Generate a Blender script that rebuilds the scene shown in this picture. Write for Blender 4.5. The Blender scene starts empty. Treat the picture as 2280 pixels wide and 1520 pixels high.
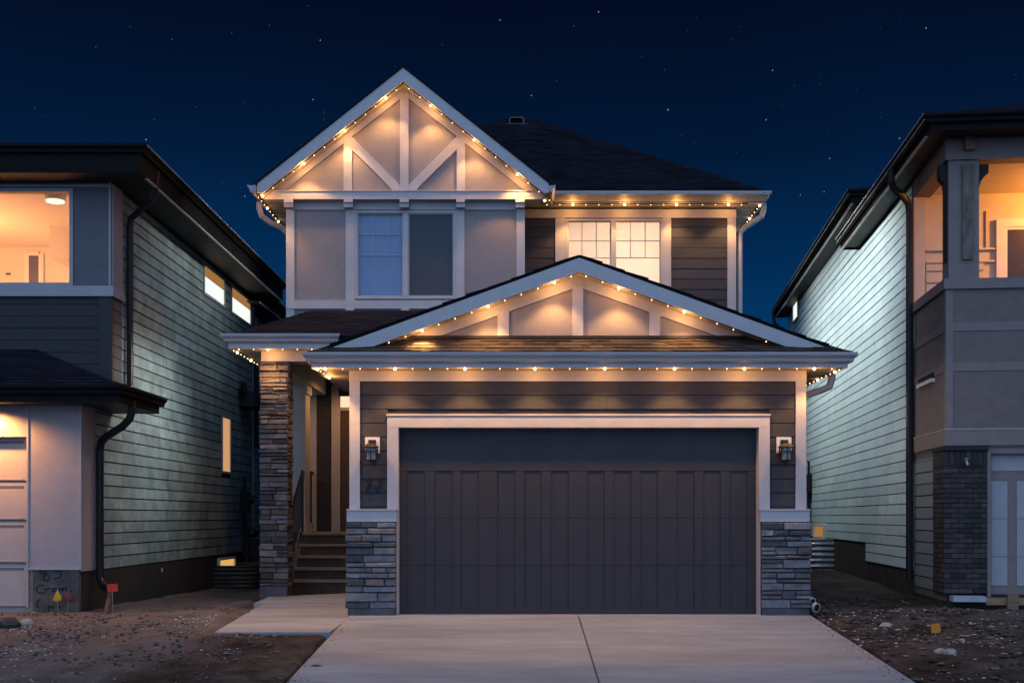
import bpy, bmesh, math, random
from mathutils import Vector, Matrix, noise
random.seed(7)
R = math.radians
S = bpy.context.scene
COL = S.collection

# ------------------------------------------------------------------ camera
F = 2600.0                       # focal length in photo pixels (photo 2280 wide)
CX, CY = 1160.0, 1150.0          # vanishing point of the level depth lines in the photo
CAMZ = 1.31
cd = bpy.data.cameras.new('camera'); cam = bpy.data.objects.new('camera', cd); COL.objects.link(cam)
cam.location = (0, 0, CAMZ); cam.rotation_euler = (R(90), 0, 0)
cd.sensor_width = 36.0; cd.lens = 36.0 * F / 2280.0
cd.shift_x = -(CX - 1140.0) / 2280.0
cd.shift_y = (CY - 760.0) / 2280.0
cd.clip_start = 0.1; cd.clip_end = 3000
S.camera = cam

# ------------------------------------------------------------------ sky, twilight
W = bpy.data.worlds.new('World'); S.world = W; W.use_nodes = True
wn, wl = W.node_tree.nodes, W.node_tree.links
bg = wn['Background']
tc = wn.new('ShaderNodeTexCoord'); sp = wn.new('ShaderNodeSeparateXYZ'); cr = wn.new('ShaderNodeValToRGB')
wl.new(tc.outputs['Generated'], sp.inputs[0]); wl.new(sp.outputs['Z'], cr.inputs[0]); wl.new(cr.outputs[0], bg.inputs[0])
e = cr.color_ramp.elements
e[0].position = 0.0;  e[0].color = (0.0004, 0.044, 0.145, 1)
e[1].position = 0.42; e[1].color = (0.0006, 0.0028, 0.0125, 1)
for p_, c_ in ((0.12, (0.0004, 0.042, 0.138, 1)), (0.20, (0.0005, 0.0225, 0.081, 1)), (0.29, (0.0006, 0.0090, 0.0345, 1)), (0.37, (0.0006, 0.0044, 0.019, 1))):
    q = e.new(p_); q.color = c_
bg.inputs[1].default_value = 1.0
sn = wn.new('ShaderNodeTexNoise'); sn.inputs['Scale'].default_value = 2.6; sn.inputs['Detail'].default_value = 5; wl.new(tc.outputs['Generated'], sn.inputs['Vector'])
sm = wn.new('ShaderNodeMapRange'); sm.inputs[1].default_value = .3; sm.inputs[2].default_value = .7; sm.inputs[3].default_value = 1.0; sm.inputs[4].default_value = 1.34
wl.new(sn.outputs['Fac'], sm.inputs[0]); wl.new(sm.outputs[0], bg.inputs[1])      # thin uneven night haze

sd = bpy.data.lights.new('twilight', 'SUN'); sun = bpy.data.objects.new('twilight', sd); COL.objects.link(sun)
sd.energy = 2.4; sd.angle = R(110); sd.color = (0.44, 0.63, 1.0)
sun.rotation_euler = Vector((0.06, 0.80, -0.56)).to_track_quat('-Z', 'Y').to_euler()   # afterglow from behind the camera

S.view_settings.view_transform = 'Standard'; S.view_settings.look = 'None'
S.view_settings.exposure = 0.0; S.view_settings.gamma = 1.0; S.view_settings.use_curve_mapping = False
S.render.engine = 'CYCLES'
S.cycles.use_denoising = True
S.cycles.max_bounces = 6; S.cycles.diffuse_bounces = 3; S.cycles.glossy_bounces = 3; S.cycles.transmission_bounces = 4; S.cycles.transparent_max_bounces = 6
S.cycles.sample_clamp_indirect = 4.0
S.cycles.caustics_reflective = False; S.cycles.caustics_refractive = False

# ------------------------------------------------------------------ helpers
def at(px, py, y):
    return Vector(((px - CX) * y / F, y, CAMZ + (CY - py) * y / F))
def X(px, y): return (px - CX) * y / F
def Z(py, y): return CAMZ + (CY - py) * y / F

class MB:
    def __init__(s): s.v = []; s.f = []
    def add(s, vs, fs):
        n = len(s.v); s.v += [tuple(v) for v in vs]; s.f += [tuple(i + n for i in f) for f in fs]; return s
    def box(s, x0, x1, y0, y1, z0, z1):
        if x0 > x1: x0, x1 = x1, x0
        if y0 > y1: y0, y1 = y1, y0
        if z0 > z1: z0, z1 = z1, z0
        return s.add([(x0,y0,z0),(x1,y0,z0),(x1,y1,z0),(x0,y1,z0),(x0,y0,z1),(x1,y0,z1),(x1,y1,z1),(x0,y1,z1)],
                     [(0,3,2,1),(4,5,6,7),(0,1,5,4),(1,2,6,5),(2,3,7,6),(3,0,4,7)])
    def prism(s, poly, d):
        """polygon of 3-D points extruded by the vector d"""
        n = len(poly); d = Vector(d); a = [Vector(p) for p in poly]
        return s.add(a + [p + d for p in a], [tuple(range(n)), tuple(range(2*n-1, n-1, -1))] + [(i, i+n, (i+1) % n + n, (i+1) % n) for i in range(n)])
    def sweep(s, prof, p0, p1, out, m0=0.0, m1=0.0):
        """profile of (out, up) pairs carried from p0 to p1; m0/m1 lengthen the ends in step with 'out' (mitres)"""
        p0 = Vector(p0); p1 = Vector(p1); o = Vector(out).normalized(); t = (p1 - p0).normalized(); n = len(prof)
        a = [p0 + o*u + Vector((0,0,w)) - t*(m0*u) for u, w in prof]; b = [p1 + o*u + Vector((0,0,w)) + t*(m1*u) for u, w in prof]
        return s.add(a + b, [tuple(range(n)), tuple(range(2*n-1, n-1, -1))] + [(i, i+n, (i+1) % n + n, (i+1) % n) for i in range(n)])
    def tube(s, pts, rx, ry=None, n=10, sq=0.0, caps=True):
        pts = [Vector(p) for p in pts]; ry = ry or rx; rings = []
        up = Vector((0.02, 1, 0.03)).normalized()
        for i, p in enumerate(pts):
            t = ((pts[min(i+1, len(pts)-1)] - pts[i]).normalized() + (pts[i] - pts[max(i-1, 0)]).normalized()).normalized()
            a = t.cross(up).normalized() if abs(t.dot(up)) < .97 else t.cross(Vector((1,0,0))).normalized()
            b = t.cross(a).normalized(); ring = []
            for k in range(n):
                th = 2*math.pi*(k + .5)/n; c, q = math.cos(th), math.sin(th)
                g = 1.0
                if sq: g = 1.0 / max(abs(c), abs(q)) * sq + (1-sq)
                ring.append(p + a*(rx*c*g) + b*(ry*q*g))
            rings.append(ring)
        fs = []
        for i in range(len(pts)-1):
            for k in range(n):
                fs.append((i*n+k, i*n+(k+1) % n, (i+1)*n+(k+1) % n, (i+1)*n+k))
        if caps: fs += [tuple(range(n)), tuple((len(pts)-1)*n + k for k in range(n-1, -1, -1))]
        return s.add([v for r in rings for v in r], fs)
    def ball(s, c, r, nu=8, nv=5, sz=1.0):
        c = Vector(c); vs = [c + Vector((0,0,r*sz))]; fs = []
        for j in range(1, nv):
            ph = math.pi*j/nv
            for i in range(nu):
                th = 2*math.pi*i/nu; vs.append(c + Vector((r*math.sin(ph)*math.cos(th), r*math.sin(ph)*math.sin(th), r*sz*math.cos(ph))))
        vs.append(c - Vector((0,0,r*sz))); L = len(vs)-1
        for i in range(nu): fs.append((0, 1+i, 1+(i+1) % nu)); fs.append((L, L-nu+(i+1) % nu, L-nu+i))
        for j in range(nv-2):
            for i in range(nu):
                a = 1+j*nu; fs.append((a+i, a+nu+i, a+nu+(i+1) % nu, a+(i+1) % nu))
        return s.add(vs, fs)

def thing(name, label, cat, loc=(0,0,0), group=None, rotz=0.0, kind=None, local=False):
    o = bpy.data.objects.new(name, None); COL.objects.link(o)
    o.location = loc; o.rotation_euler = (0, 0, rotz); o.empty_display_size = .2
    if label: o['label'] = label
    if cat: o['category'] = cat
    if group: o['group'] = group
    if kind: o['kind'] = kind
    o['_off'] = (0.0, 0.0, 0.0) if local else tuple(loc)
    return o
OFF = {}
def off_of(o):
    while o is not None:
        if '_off' in o: return Vector(o['_off'])
        o = o.parent
    return Vector((0,0,0))
def obj(name, mb, m, parent=None, label=None, cat=None, group=None, kind=None, smooth=False):
    off = off_of(parent)
    me = bpy.data.meshes.new(name); me.from_pydata([(v[0]-off.x, v[1]-off.y, v[2]-off.z) for v in mb.v], [], mb.f)
    bm = bmesh.new(); bm.from_mesh(me); bmesh.ops.recalc_face_normals(bm, faces=bm.faces); bm.to_mesh(me); bm.free()
    me.materials.append(m)
    if smooth:
        for p in me.polygons: p.use_smooth = True
    o = bpy.data.objects.new(name, me); COL.objects.link(o)
    if parent is not None: o.parent = parent
    for k, v in (('label', label), ('category', cat), ('group', group), ('kind', kind)):
        if v: o[k] = v
    return o

# ------------------------------------------------------------------ materials
def mat(name, col, rough=.7, var=.12, scale=3.0, bump=.0, bscale=60.0, rnd=0.0, island=0.0, metal=0.0, spec=.4, col2=None, stretch=None, blotch=0.0, blotch_scale=1.2):
    m = bpy.data.materials.new(name); m.use_nodes = True; n, l = m.node_tree.nodes, m.node_tree.links
    b = n['Principled BSDF']; b.inputs['Roughness'].default_value = rough; b.inputs['Metallic'].default_value = metal
    b.inputs['Specular IOR Level'].default_value = spec
    t = n.new('ShaderNodeTexCoord'); mp = n.new('ShaderNodeMapping'); l.new(t.outputs['Object'], mp.inputs[0])
    if stretch: mp.inputs['Scale'].default_value = stretch
    z = n.new('ShaderNodeTexNoise'); z.inputs['Scale'].default_value = scale; z.inputs['Detail'].default_value = 6; z.inputs['Roughness'].default_value = .65
    l.new(mp.outputs[0], z.inputs['Vector'])
    mx = n.new('ShaderNodeMix'); mx.data_type = 'RGBA'
    c2 = col2 or tuple(c*(1-2*var) for c in col)
    c1 = col if col2 else tuple(min(1, c*(1+2*var)) for c in col)
    mx.inputs[6].default_value = (*c1, 1); mx.inputs[7].default_value = (*c2, 1)
    rp = n.new('ShaderNodeMapRange'); rp.inputs[1].default_value = .3; rp.inputs[2].default_value = .7
    l.new(z.outputs['Fac'], rp.inputs[0]); l.new(rp.outputs[0], mx.inputs[0])
    out = mx.outputs[2]
    def scaled(out, src, amt):
        mr = n.new('ShaderNodeMapRange'); mr.inputs[3].default_value = 1-amt; mr.inputs[4].default_value = 1+amt; l.new(src, mr.inputs[0])
        h = n.new('ShaderNodeMix'); h.data_type = 'RGBA'; h.blend_type = 'MULTIPLY'; h.inputs[0].default_value = 1.0
        cc = n.new('ShaderNodeCombineColor'); 
        for i in range(3): l.new(mr.outputs[0], cc.inputs[i])
        l.new(out, h.inputs[6]); l.new(cc.outputs[0], h.inputs[7]); return h.outputs[2]
    if rnd:
        oi = n.new('ShaderNodeObjectInfo'); out = scaled(out, oi.outputs['Random'], rnd)
    if island:
        g = n.new('ShaderNodeNewGeometry'); out = scaled(out, g.outputs['Random Per Island'], island)
    if blotch:
        z3 = n.new('ShaderNodeTexNoise'); z3.inputs['Scale'].default_value = blotch_scale; z3.inputs['Detail'].default_value = 8; z3.inputs['Roughness'].default_value = .72
        l.new(mp.outputs[0], z3.inputs['Vector'])
        r3 = n.new('ShaderNodeMapRange'); r3.inputs[1].default_value = .38; r3.inputs[2].default_value = .62; l.new(z3.outputs['Fac'], r3.inputs[0])
        out = scaled(out, r3.outputs[0], blotch)
    l.new(out, b.inputs['Base Color'])
    # roughness that wanders a little
    rr = n.new('ShaderNodeMapRange'); rr.inputs[3].default_value = max(.05, rough-.08); rr.inputs[4].default_value = min(1, rough+.1)
    l.new(z.outputs['Fac'], rr.inputs[0]); l.new(rr.outputs[0], b.inputs['Roughness'])
    if bump:
        z2 = n.new('ShaderNodeTexNoise'); z2.inputs['Scale'].default_value = bscale; z2.inputs['Detail'].default_value = 5
        l.new(mp.outputs[0], z2.inputs['Vector'])
        bp = n.new('ShaderNodeBump'); bp.inputs['Strength'].default_value = bump; bp.inputs['Distance'].default_value = .02
        l.new(z2.outputs['Fac'], bp.inputs['Height']); l.new(bp.outputs[0], b.inputs['Normal'])
    return m
def emit(name, col, strength):
    m = bpy.data.materials.new(name); m.use_nodes = True; n, l = m.node_tree.nodes, m.node_tree.links
    n.remove(n['Principled BSDF']); e_ = n.new('ShaderNodeEmission'); e_.inputs[0].default_value = (*col, 1); e_.inputs[1].default_value = strength
    l.new(e_.outputs[0], n['Material Output'].inputs[0]); return m
def glass(name, tint=(.9,.95,1), gloss=.12, rough=.02):
    m = bpy.data.materials.new(name); m.use_nodes = True; n, l = m.node_tree.nodes, m.node_tree.links
    n.remove(n['Principled BSDF'])
    t = n.new('ShaderNodeBsdfTransparent'); t.inputs[0].default_value = (*tint, 1)
    g = n.new('ShaderNodeBsdfGlossy'); g.inputs['Roughness'].default_value = rough
    mx = n.new('ShaderNodeMixShader'); lw = n.new('ShaderNodeLayerWeight'); lw.inputs[0].default_value = .25
    mr = n.new('ShaderNodeMapRange'); mr.inputs[3].default_value = gloss*.5; mr.inputs[4].default_value = min(.9, gloss+.35)
    l.new(lw.outputs['Fresnel'], mr.inputs[0]); l.new(mr.outputs[0], mx.inputs[0]); l.new(t.outputs[0], mx.inputs[1]); l.new(g.outputs[0], mx.inputs[2])
    l.new(mx.outputs[0], n['Material Output'].inputs[0]); return m

M = {}
M['trim']    = mat('light grey painted trim', (.44,.44,.45), .55, .03, 6, .05, 90)
M['panel']   = mat('taupe panel board', (.255,.238,.242), .8, .03, 8, .10, 220)
M['gutter']  = mat('grey aluminium gutter', (.36,.355,.36), .42, .03, 4)
M['soffit']  = mat('vented soffit', (.40,.39,.38), .6, .04, 5)
M['brown']   = mat('dark brown siding', (.034,.0365,.046), .7, .08, 5, .12, 70, rnd=.10, stretch=(1,1,4))
M['door']    = mat('charcoal garage door', (.0300,.0285,.0345), .55, .05, 4, .06, 120)
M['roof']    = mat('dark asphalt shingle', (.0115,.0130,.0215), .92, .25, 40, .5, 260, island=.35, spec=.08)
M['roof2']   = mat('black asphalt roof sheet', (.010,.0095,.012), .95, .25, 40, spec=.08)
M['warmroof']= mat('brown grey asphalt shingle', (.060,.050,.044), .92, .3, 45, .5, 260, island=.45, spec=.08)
M['stone']   = mat('grey ledgestone', (.145,.140,.150), .85, .16, 9, .55, 45, rnd=.58)
M['stonew']  = mat('brown grey ledgestone', (.120,.108,.103), .85, .18, 9, .55, 45, rnd=.60)
M['mortar']  = mat('dark mortar bed', (.035,.034,.036), .95, .2, 20)
M['base']    = mat('blue grey concrete base', (.075,.080,.095), .9, .15, 6, .2, 60)
M['conc']    = mat('broom finished concrete', (.270,.292,.315), .88, .05, 2.5, .22, 200, blotch=.17, blotch_scale=.8, stretch=(.45,1.7,1))
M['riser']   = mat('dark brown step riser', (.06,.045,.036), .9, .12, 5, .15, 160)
M['slate_lit']  = mat('lit slate side siding', (.10,.10,.10), .7, .08, 5, .12, 70, rnd=.08)  # slate siding with the light on its side face put into the colour
M['highlight']     = mat('pale metal gutter lip', (.50,.48,.47), .45, .05, 5)  # bright edge highlights of the black eaves, painted as pale strips
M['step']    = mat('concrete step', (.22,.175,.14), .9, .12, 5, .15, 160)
M['found']   = mat('grey foundation parging', (.085,.076,.068), .92, .2, 3, .3, 50, blotch=.25)
M['foundR']  = mat('dark grey foundation', (.028,.028,.030), .95, .2, 3, .3, 50, blotch=.25)  # darker tone for the right house's foundation
M['black']   = mat('black painted metal', (.012,.012,.013), .4, .1, 5)
M['blackmat']= mat('matt black plastic', (.010,.010,.012), .7, .1, 5)
M['lamp_bl'] = mat('black lamp metal', (.016,.015,.015), .45, .1, 9)
M['sidingL'] = mat('pale green grey siding', (.20,.285,.312), .6, .06, 4, .15, 90, rnd=.17, blotch=.30, blotch_scale=2.1)
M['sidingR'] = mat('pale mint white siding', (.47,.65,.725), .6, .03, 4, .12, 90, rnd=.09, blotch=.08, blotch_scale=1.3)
M['fasciaB'] = mat('black fascia metal', (.007,.007,.008), .6, .1, 4, spec=.08)
M['soffitB'] = mat('black soffit', (.012,.012,.012), .6, .15, 3)
M['greypan'] = mat('blue grey panel', (.115,.118,.135), .7, .04, 6, .08, 200)
M['ltrim']   = mat('lilac grey trim', (.34,.34,.36), .55, .03, 5)
M['darksid'] = mat('slate siding', (.028,.029,.037), .7, .08, 5, .12, 70, rnd=.08, stretch=(1,1,4))
M['stucco']  = mat('pale stucco panel', (.33,.305,.31), .85, .03, 6, .12, 260)
M['gdoorL']  = mat('pale garage door', (.38,.34,.32), .6, .04, 4)
M['taupe']   = mat('taupe stucco', (.180,.142,.131), .85, .05, 5, .18, 200)
M['taupet']  = mat('taupe trim', (.215,.177,.166), .7, .05, 5)
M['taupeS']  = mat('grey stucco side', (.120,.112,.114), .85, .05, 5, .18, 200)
M['brick']   = mat('dark grey brick', (.044,.039,.039), .85, .15, 12, .4, 70, rnd=.5)
M['brickm']  = mat('brick mortar', (.026,.024,.025), .95, .15, 20)
M['balc']    = mat('cream balcony wall', (.62,.54,.42), .7, .03, 4)
M['cream']   = mat('cream interior paint', (.74,.66,.55), .8, .02, 3)
M['white']   = mat('white paint', (.72,.71,.70), .5, .02, 4)
M['wood']    = mat('bare lumber', (.20,.14,.085), .8, .2, 6, .2, 60, stretch=(1,1,12))
M['knotty']  = mat('weathered knotty board', (.16,.13,.105), .8, .25, 9, .2, 60, stretch=(1,1,.35))
M['lumber']  = mat('sawn lumber', (.30,.21,.12), .8, .2, 8, .2, 60, stretch=(.3,6,6))
M['blind']   = mat('closed white blind', (.24,.33,.46), .6, .03, 5)
M['screen']  = mat('dark insect screen', (.062,.078,.096), .8, .06, 30)
M['dark']    = mat('dark room', (.02,.02,.022), .9, .1, 3)
M['darkdoor']= mat('brown door', (.075,.052,.040), .5, .1, 4)
M['sidingR_dim'] = mat('dimmed mint siding', (.20,.235,.265), .6, .03, 4, .12, 90, rnd=.09)  # mint siding copy, shade beside the brick pier put into its colour
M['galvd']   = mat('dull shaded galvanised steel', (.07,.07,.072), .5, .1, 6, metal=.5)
M['galv']    = mat('galvanised corrugated steel', (.30,.30,.31), .35, .1, 6, metal=.7)
M['dirt']    = mat('bare dirt', (.070,.057,.050), .95, .3, 3.0, .9, 30, col2=(.015,.013,.012), spec=.1, blotch=.5, blotch_scale=.45)
M['clod']    = mat('dirt clod', (.055,.044,.038), .95, .3, 14, .5, 40, island=.55)
M['clodL']   = mat('pale dirt clod', (.100,.089,.085), .95, .3, 14, .5, 40, island=.5)  # lightened to match the lamp light painted into the left soil
M['pebble']  = mat('pale pebble', (.42,.38,.34), .85, .2, 20, .3, 60, island=.4)
M['straw']   = mat('wood chip scrap', (.34,.26,.17), .85, .2, 20, island=.35)
M['rock']    = mat('pale fieldstone', (.36,.31,.27), .9, .2, 14, .5, 50)
M['flagy']   = mat('yellow marking flag', (.75,.38,.015), .6, .05, 5)
M['flagr']   = mat('red marking flag', (.62,.035,.012), .6, .05, 5)
M['flagd']   = mat('faded maroon flag', (.22,.035,.035), .6, .05, 5)
M['flago']   = mat('orange marking flag', (.65,.24,.02), .6, .05, 5)
M['wire']    = mat('pale wire', (.45,.45,.47), .5, .05, 5)
M['paint']   = mat('black spray paint', (.016,.015,.015), .8, .1, 8)
M['number']  = mat('black house number', (.004,.004,.004), .4, .05, 8)
M['bluebd']  = mat('pale blue foam board', (.34,.38,.46), .7, .06, 6)
M['shade'] = bpy.data.materials.new('white roller blind'); M['shade'].use_nodes = True
_n, _l = M['shade'].node_tree.nodes, M['shade'].node_tree.links; _n.remove(_n['Principled BSDF'])
_t, _d, _m = _n.new('ShaderNodeBsdfTranslucent'), _n.new('ShaderNodeBsdfDiffuse'), _n.new('ShaderNodeMixShader')
_t.inputs[0].default_value = (.80,.76,.70,1); _d.inputs[0].default_value = (.72,.70,.67,1); _m.inputs[0].default_value = .5
_l.new(_d.outputs[0], _m.inputs[1]); _l.new(_t.outputs[0], _m.inputs[2]); _l.new(_m.outputs[0], _n['Material Output'].inputs[0])
M['glass']   = glass('window glass', gloss=.05)
M['glassd']  = mat('frosted lamp glass', (.30,.29,.28), .25, .05, 6)
M['bulb']    = emit('warm bulb', (1.0,.58,.26), 9.0)
M['bulbbig'] = emit('bright warm bulb', (1.0,.58,.25), 18.0)
M['litpane'] = emit('lit transom', (1.0,.74,.50), 1.05)
M['litwin']  = emit('lit white blind', (.95,1.0,.96), 1.0)
M['litamb']  = emit('lit amber window', (1.0,.50,.15), .33)
M['litbase'] = emit('lit basement window', (1.0,.55,.16), .75)
M['ceillamp']= emit('ceiling lamp', (1.0,.70,.42), 2.0)
M['star']    = emit('star', (.75,.85,1.0), .13)
M['starb']   = emit('bright star', (.85,.92,1.0), .45)

def lamp(name, kind, loc, power, col, parent=None, size=.03, spot=None, blend=.3, rot=None):
    d = bpy.data.lights.new(name, kind); d.energy = power; d.color = col; d.shadow_soft_size = size
    if kind == 'SPOT': d.spot_size = R(spot); d.spot_blend = blend
    o = bpy.data.objects.new(name, d); COL.objects.link(o); o.location = Vector(loc) - off_of(parent)
    if rot: o.rotation_euler = rot
    if parent is not None: o.parent = parent
    return o

# ------------------------------------------------------------------ generic builders
def frontP(y):   # wall facing the street
    return lambda u, z, out: (u, y - out, z)
def sideP(x, s): # side wall, s = +1 faces +x
    return lambda u, z, out: (x + s*out, u, z)
def planks(parent, m, P, u0, u1, z0, z1, exp=.178, proud=.014, jointz=.008, holes=(), lens=(2.6, 3.66), seed=1, name='plank', gap=.0025, top_clip=None, zstart=None):
    rnd = random.Random(seed); z = z0 if zstart is None else zstart; n = 0
    while z < z1 - .01:
        za, zb = max(z, z0), min(z + exp, z1)
        cuts = [u0]; u = u0 + rnd.uniform(.4, 1)*lens[1]
        while u < u1 - .35: cuts.append(u); u += rnd.uniform(*lens)
        cuts.append(u1)
        segs = [(a, b) for a, b in zip(cuts, cuts[1:])]
        for (h0, h1, hz0, hz1) in holes:
            if hz0 < (za+zb)/2 < hz1:
                ns = []
                for a, b in segs:
                    if b <= h0 or a >= h1: ns.append((a, b)); continue
                    if a < h0 - .02: ns.append((a, h0))
                    if b > h1 + .02: ns.append((h1, b))
                segs = ns
        for a, b in segs:
            zt = zb - jointz
            j = rnd.uniform(-.002, .002)
            po = proud*(zb-za)/exp if zb-za < exp*.5 else proud
            c = [(za, po+j), (zt, po*.55+j), (zt, -.004), (za, -.004)]
            mb = MB(); mb.add([P(a+gap, q, o) for q, o in c] + [P(b-gap, q, o) for q, o in c], [(0,1,2,3),(7,6,5,4),(0,4,5,1),(1,5,6,2),(2,6,7,3),(3,7,4,0)])
            obj(name, mb, m, parent); n += 1
        z += exp
    return n
def stones(parent, m, P, u0, u1, z0, z1, rowh=(.055,.125), leng=(.14,.42), seed=1, proud=(.02,.055), wrapR=0.0, wrapL=0.0, name='stone'):
    rnd = random.Random(seed); z = z0; n = 0
    while z < z1 - .02:
        h = min(rnd.uniform(*rowh), z1 - z)
        if z1 - (z+h) < .04: h = z1 - z
        u = u0
        while u < u1 - .01:
            w = rnd.uniform(*leng)*(1.2 if h < .075 else 1.0)
            if u1 - (u+w) < .10: w = u1 - u
            sub = [(z, z+h)]
            if h > .105 and w < .3 and rnd.random() < .35: sub = [(z, z+h*.48), (z+h*.48, z+h)]
            for za, zb in sub:
                ua, ub = u + .004, u + w - .004
                if u <= u0 + 1e-6: ua = u0 - wrapL*rnd.uniform(.3, 1.0)
                if u + w >= u1 - 1e-6: ub = u1 + wrapR*rnd.uniform(.3, 1.0)
                pr = rnd.uniform(*proud)*rnd.choice((.8,1,1,1.25)); g = rnd.uniform(.002,.009)
                bk = [(ua, za+g), (ub, za+g), (ub, zb-g), (ua, zb-g)]
                jt = lambda: rnd.uniform(.003, .022)
                mid = [(ua-.0, za+g), (ub, za+g), (ub, zb-g), (ua, zb-g)]
                fr = [(ua+jt(), za+g+jt()*.7), (ub-jt(), za+g+jt()*.7), (ub-jt(), zb-g-jt()*.7), (ua+jt(), zb-g-jt()*.7)]
                d = [pr + rnd.uniform(-.008, .008) for _ in range(4)]
                vs = [P(a, b, -.03) for a, b in bk] + [P(a, b, pr*.55) for a, b in mid] + [P(a, b, dd) for (a, b), dd in zip(fr, d)]
                fs = [(0,1,2,3)] + [(i, (i+1) % 4, 4+(i+1) % 4, 4+i) for i in range(4)] + [(4+i, 4+(i+1) % 4, 8+(i+1) % 4, 8+i) for i in range(4)] + [(8,9,10),(8,10,11)]
                obj(name, MB().add(vs, fs), m, parent); n += 1
            u += w
        z += h
    return n
def shingles(parent, m, a, b, c, d, exp=.143, tab=(.18,.36), lift=.012, seed=1, name='shingles'):
    """courses of shingle tabs on the quad a-b (eave) c-d (top right, top left), joined: far too small to pick apart"""
    rnd = random.Random(seed); a, b, c, d = map(Vector, (a, b, c, d))
    nrm = (b-a).cross(((c+d)/2)-((a+b)/2)).normalized()
    if nrm.z < 0: nrm = -nrm
    L = (((c+d)/2)-((a+b)/2)).length; ax = (b-a).normalized(); upv = (((c+d)/2)-((a+b)/2)); upv = (upv - ax*upv.dot(ax)).normalized()
    H = max((c-a).dot(upv), (d-a).dot(upv)); N = max(1, int(H/exp)); mb = MB()
    for k in range(N):
        t0, t1 = k/N, min(1.0, (k+1.12)/N)
        l0, r0, l1, r1 = a.lerp(d, t0), b.lerp(c, t0), a.lerp(d, t1), b.lerp(c, t1)
        w = (r0-l0).length; s = 0.0
        if w < .02: continue
        q = rnd.uniform(.05, .3)/w
        while s < 1.0 - 1e-6:
            e_ = min(1.0, q); 
            if 1-e_ < .05/w: e_ = 1.0
            li = lift*rnd.uniform(.6, 1.6); dn = rnd.choice((0, 0, .012)) 
            p0, p1, p2, p3 = l0.lerp(r0, s), l0.lerp(r0, e_), l1.lerp(r1, e_), l1.lerp(r1, s)
            p0 = p0 - upv*dn; p1 = p1 - upv*dn
            mb.add([p0+nrm*.001, p1+nrm*.001, p1+nrm*(.004+li), p0+nrm*(.004+li), p2+nrm*.003, p3+nrm*.003], [(0,1,2,3),(3,2,4,5),(1,4,2),(0,3,5)])
            s = e_; q = e_ + rnd.uniform(*tab)/w
    return obj(name, mb, m, parent, kind='stuff')
GUT = [(0,0),(.055,0),(.062,.012),(.066,.045),(.098,.078),(.104,.088),(.104,.122),(.094,.122),(.094,.104),(0,.104)]
GUT2 = [(0,0),(.055,0),(.062,.012),(.066,.045),(.098,.078),(.104,.088),(.104,.122),(.090,.122),(.090,.10),(0,.10)]
def wall_y(mb, x0, x1, z0, z1, y0, y1, holes):
    xs = sorted({x0, x1, *[h for q in holes for h in q[:2] if x0 < h < x1]}); zs = sorted({z0, z1, *[h for q in holes for h in q[2:] if z0 < h < z1]})
    for i in range(len(xs)-1):
        for j in range(len(zs)-1):
            cx, cz = (xs[i]+xs[i+1])/2, (zs[j]+zs[j+1])/2
            if any(h[0] < cx < h[1] and h[2] < cz < h[3] for h in holes): continue
            mb.box(xs[i], xs[i+1], y0, y1, zs[j], zs[j+1])
    return mb
def wall_x(mb, y0, y1, z0, z1, x0, x1, holes):
    t = wall_y(MB(), y0, y1, z0, z1, x0, x1, holes)
    return mb.add([(v[1], v[0], v[2]) for v in t.v], t.f)
def ring(mb, x0, x1, z0, z1, y0, y1, w, wb=None):
    wb = wb or w
    mb.box(x0, x0+w, y0, y1, z0, z1); mb.box(x1-w, x1, y0, y1, z0, z1); mb.box(x0+w, x1-w, y0, y1, z1-w, z1); mb.box(x0+w, x1-w, y0, y1, z0, z0+wb); return mb
def pxbox(mb, p0, p1, q0, q1, y, th):
    """board whose front face lies in the wall plane y and shows between photo columns p0..p1 and rows q0..q1"""
    return mb.box(X(p0, y), X(p1, y), y, y+th, Z(q1, y), Z(q0, y))
def pxprism(mb, pts, y, th): return mb.prism([at(a, b, y) for a, b in pts], (0, th, 0))

# ================================================================== MAIN HOUSE
H = thing('house', 'two storey house with two timbered gables and charcoal double garage door', 'house', (0.77, 15.72, 0))
T, PN = M['trim'], M['panel']
GX0, GX1 = -2.305, 3.83            # garage side walls
GY = 15.72                         # garage siding plane
# ---- carcass walls
w = MB()
wall_y(w, GX0, GX1, -.25, 3.28, GY+.02, GY+.22, [(X(878,GY), X(1699,GY), -.25, Z(940,GY))])
w.box(GX0, GX0+.15, GY+.22, 22.6, -.25, 3.28); w.box(GX1-.15, GX1, GY+.22, 31, -.25, 3.28)
w.box(GX0, GX1, 20.6, 20.7, -.25, 3.28)
obj('wall', w, M['brown'], H)
w = MB()
UY, RY = 19.98, 21.0
wall_y(w, -4.01, .06, 3.96, 6.72, UY, UY+.12, [(X(790.5,UY), X(1015.5,UY), Z(665.5,UY), Z(469,UY))])
w.box(-4.01, -3.89, UY+.12, 31, 3.96, 6.9); w.box(-.06, .06, UY+.12, RY, 3.96, 6.86)
obj('wall', w, PN, H)
w = MB()
wall_y(w, .06, 3.88, 3.3, 6.88, RY, RY+.12, [(X(1259.4,RY), X(1476,RY), Z(640,RY), Z(487,RY))])
w.box(3.76, 3.88, RY+.12, 31, 3.28, 6.88); w.box(-4.01, 3.88, 30.9, 31, -.25, 6.88)
w.box(-4.01, -3.89, 22.6, 31, -.25, 3.96)
obj('wall', w, M['brown'], H)
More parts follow.
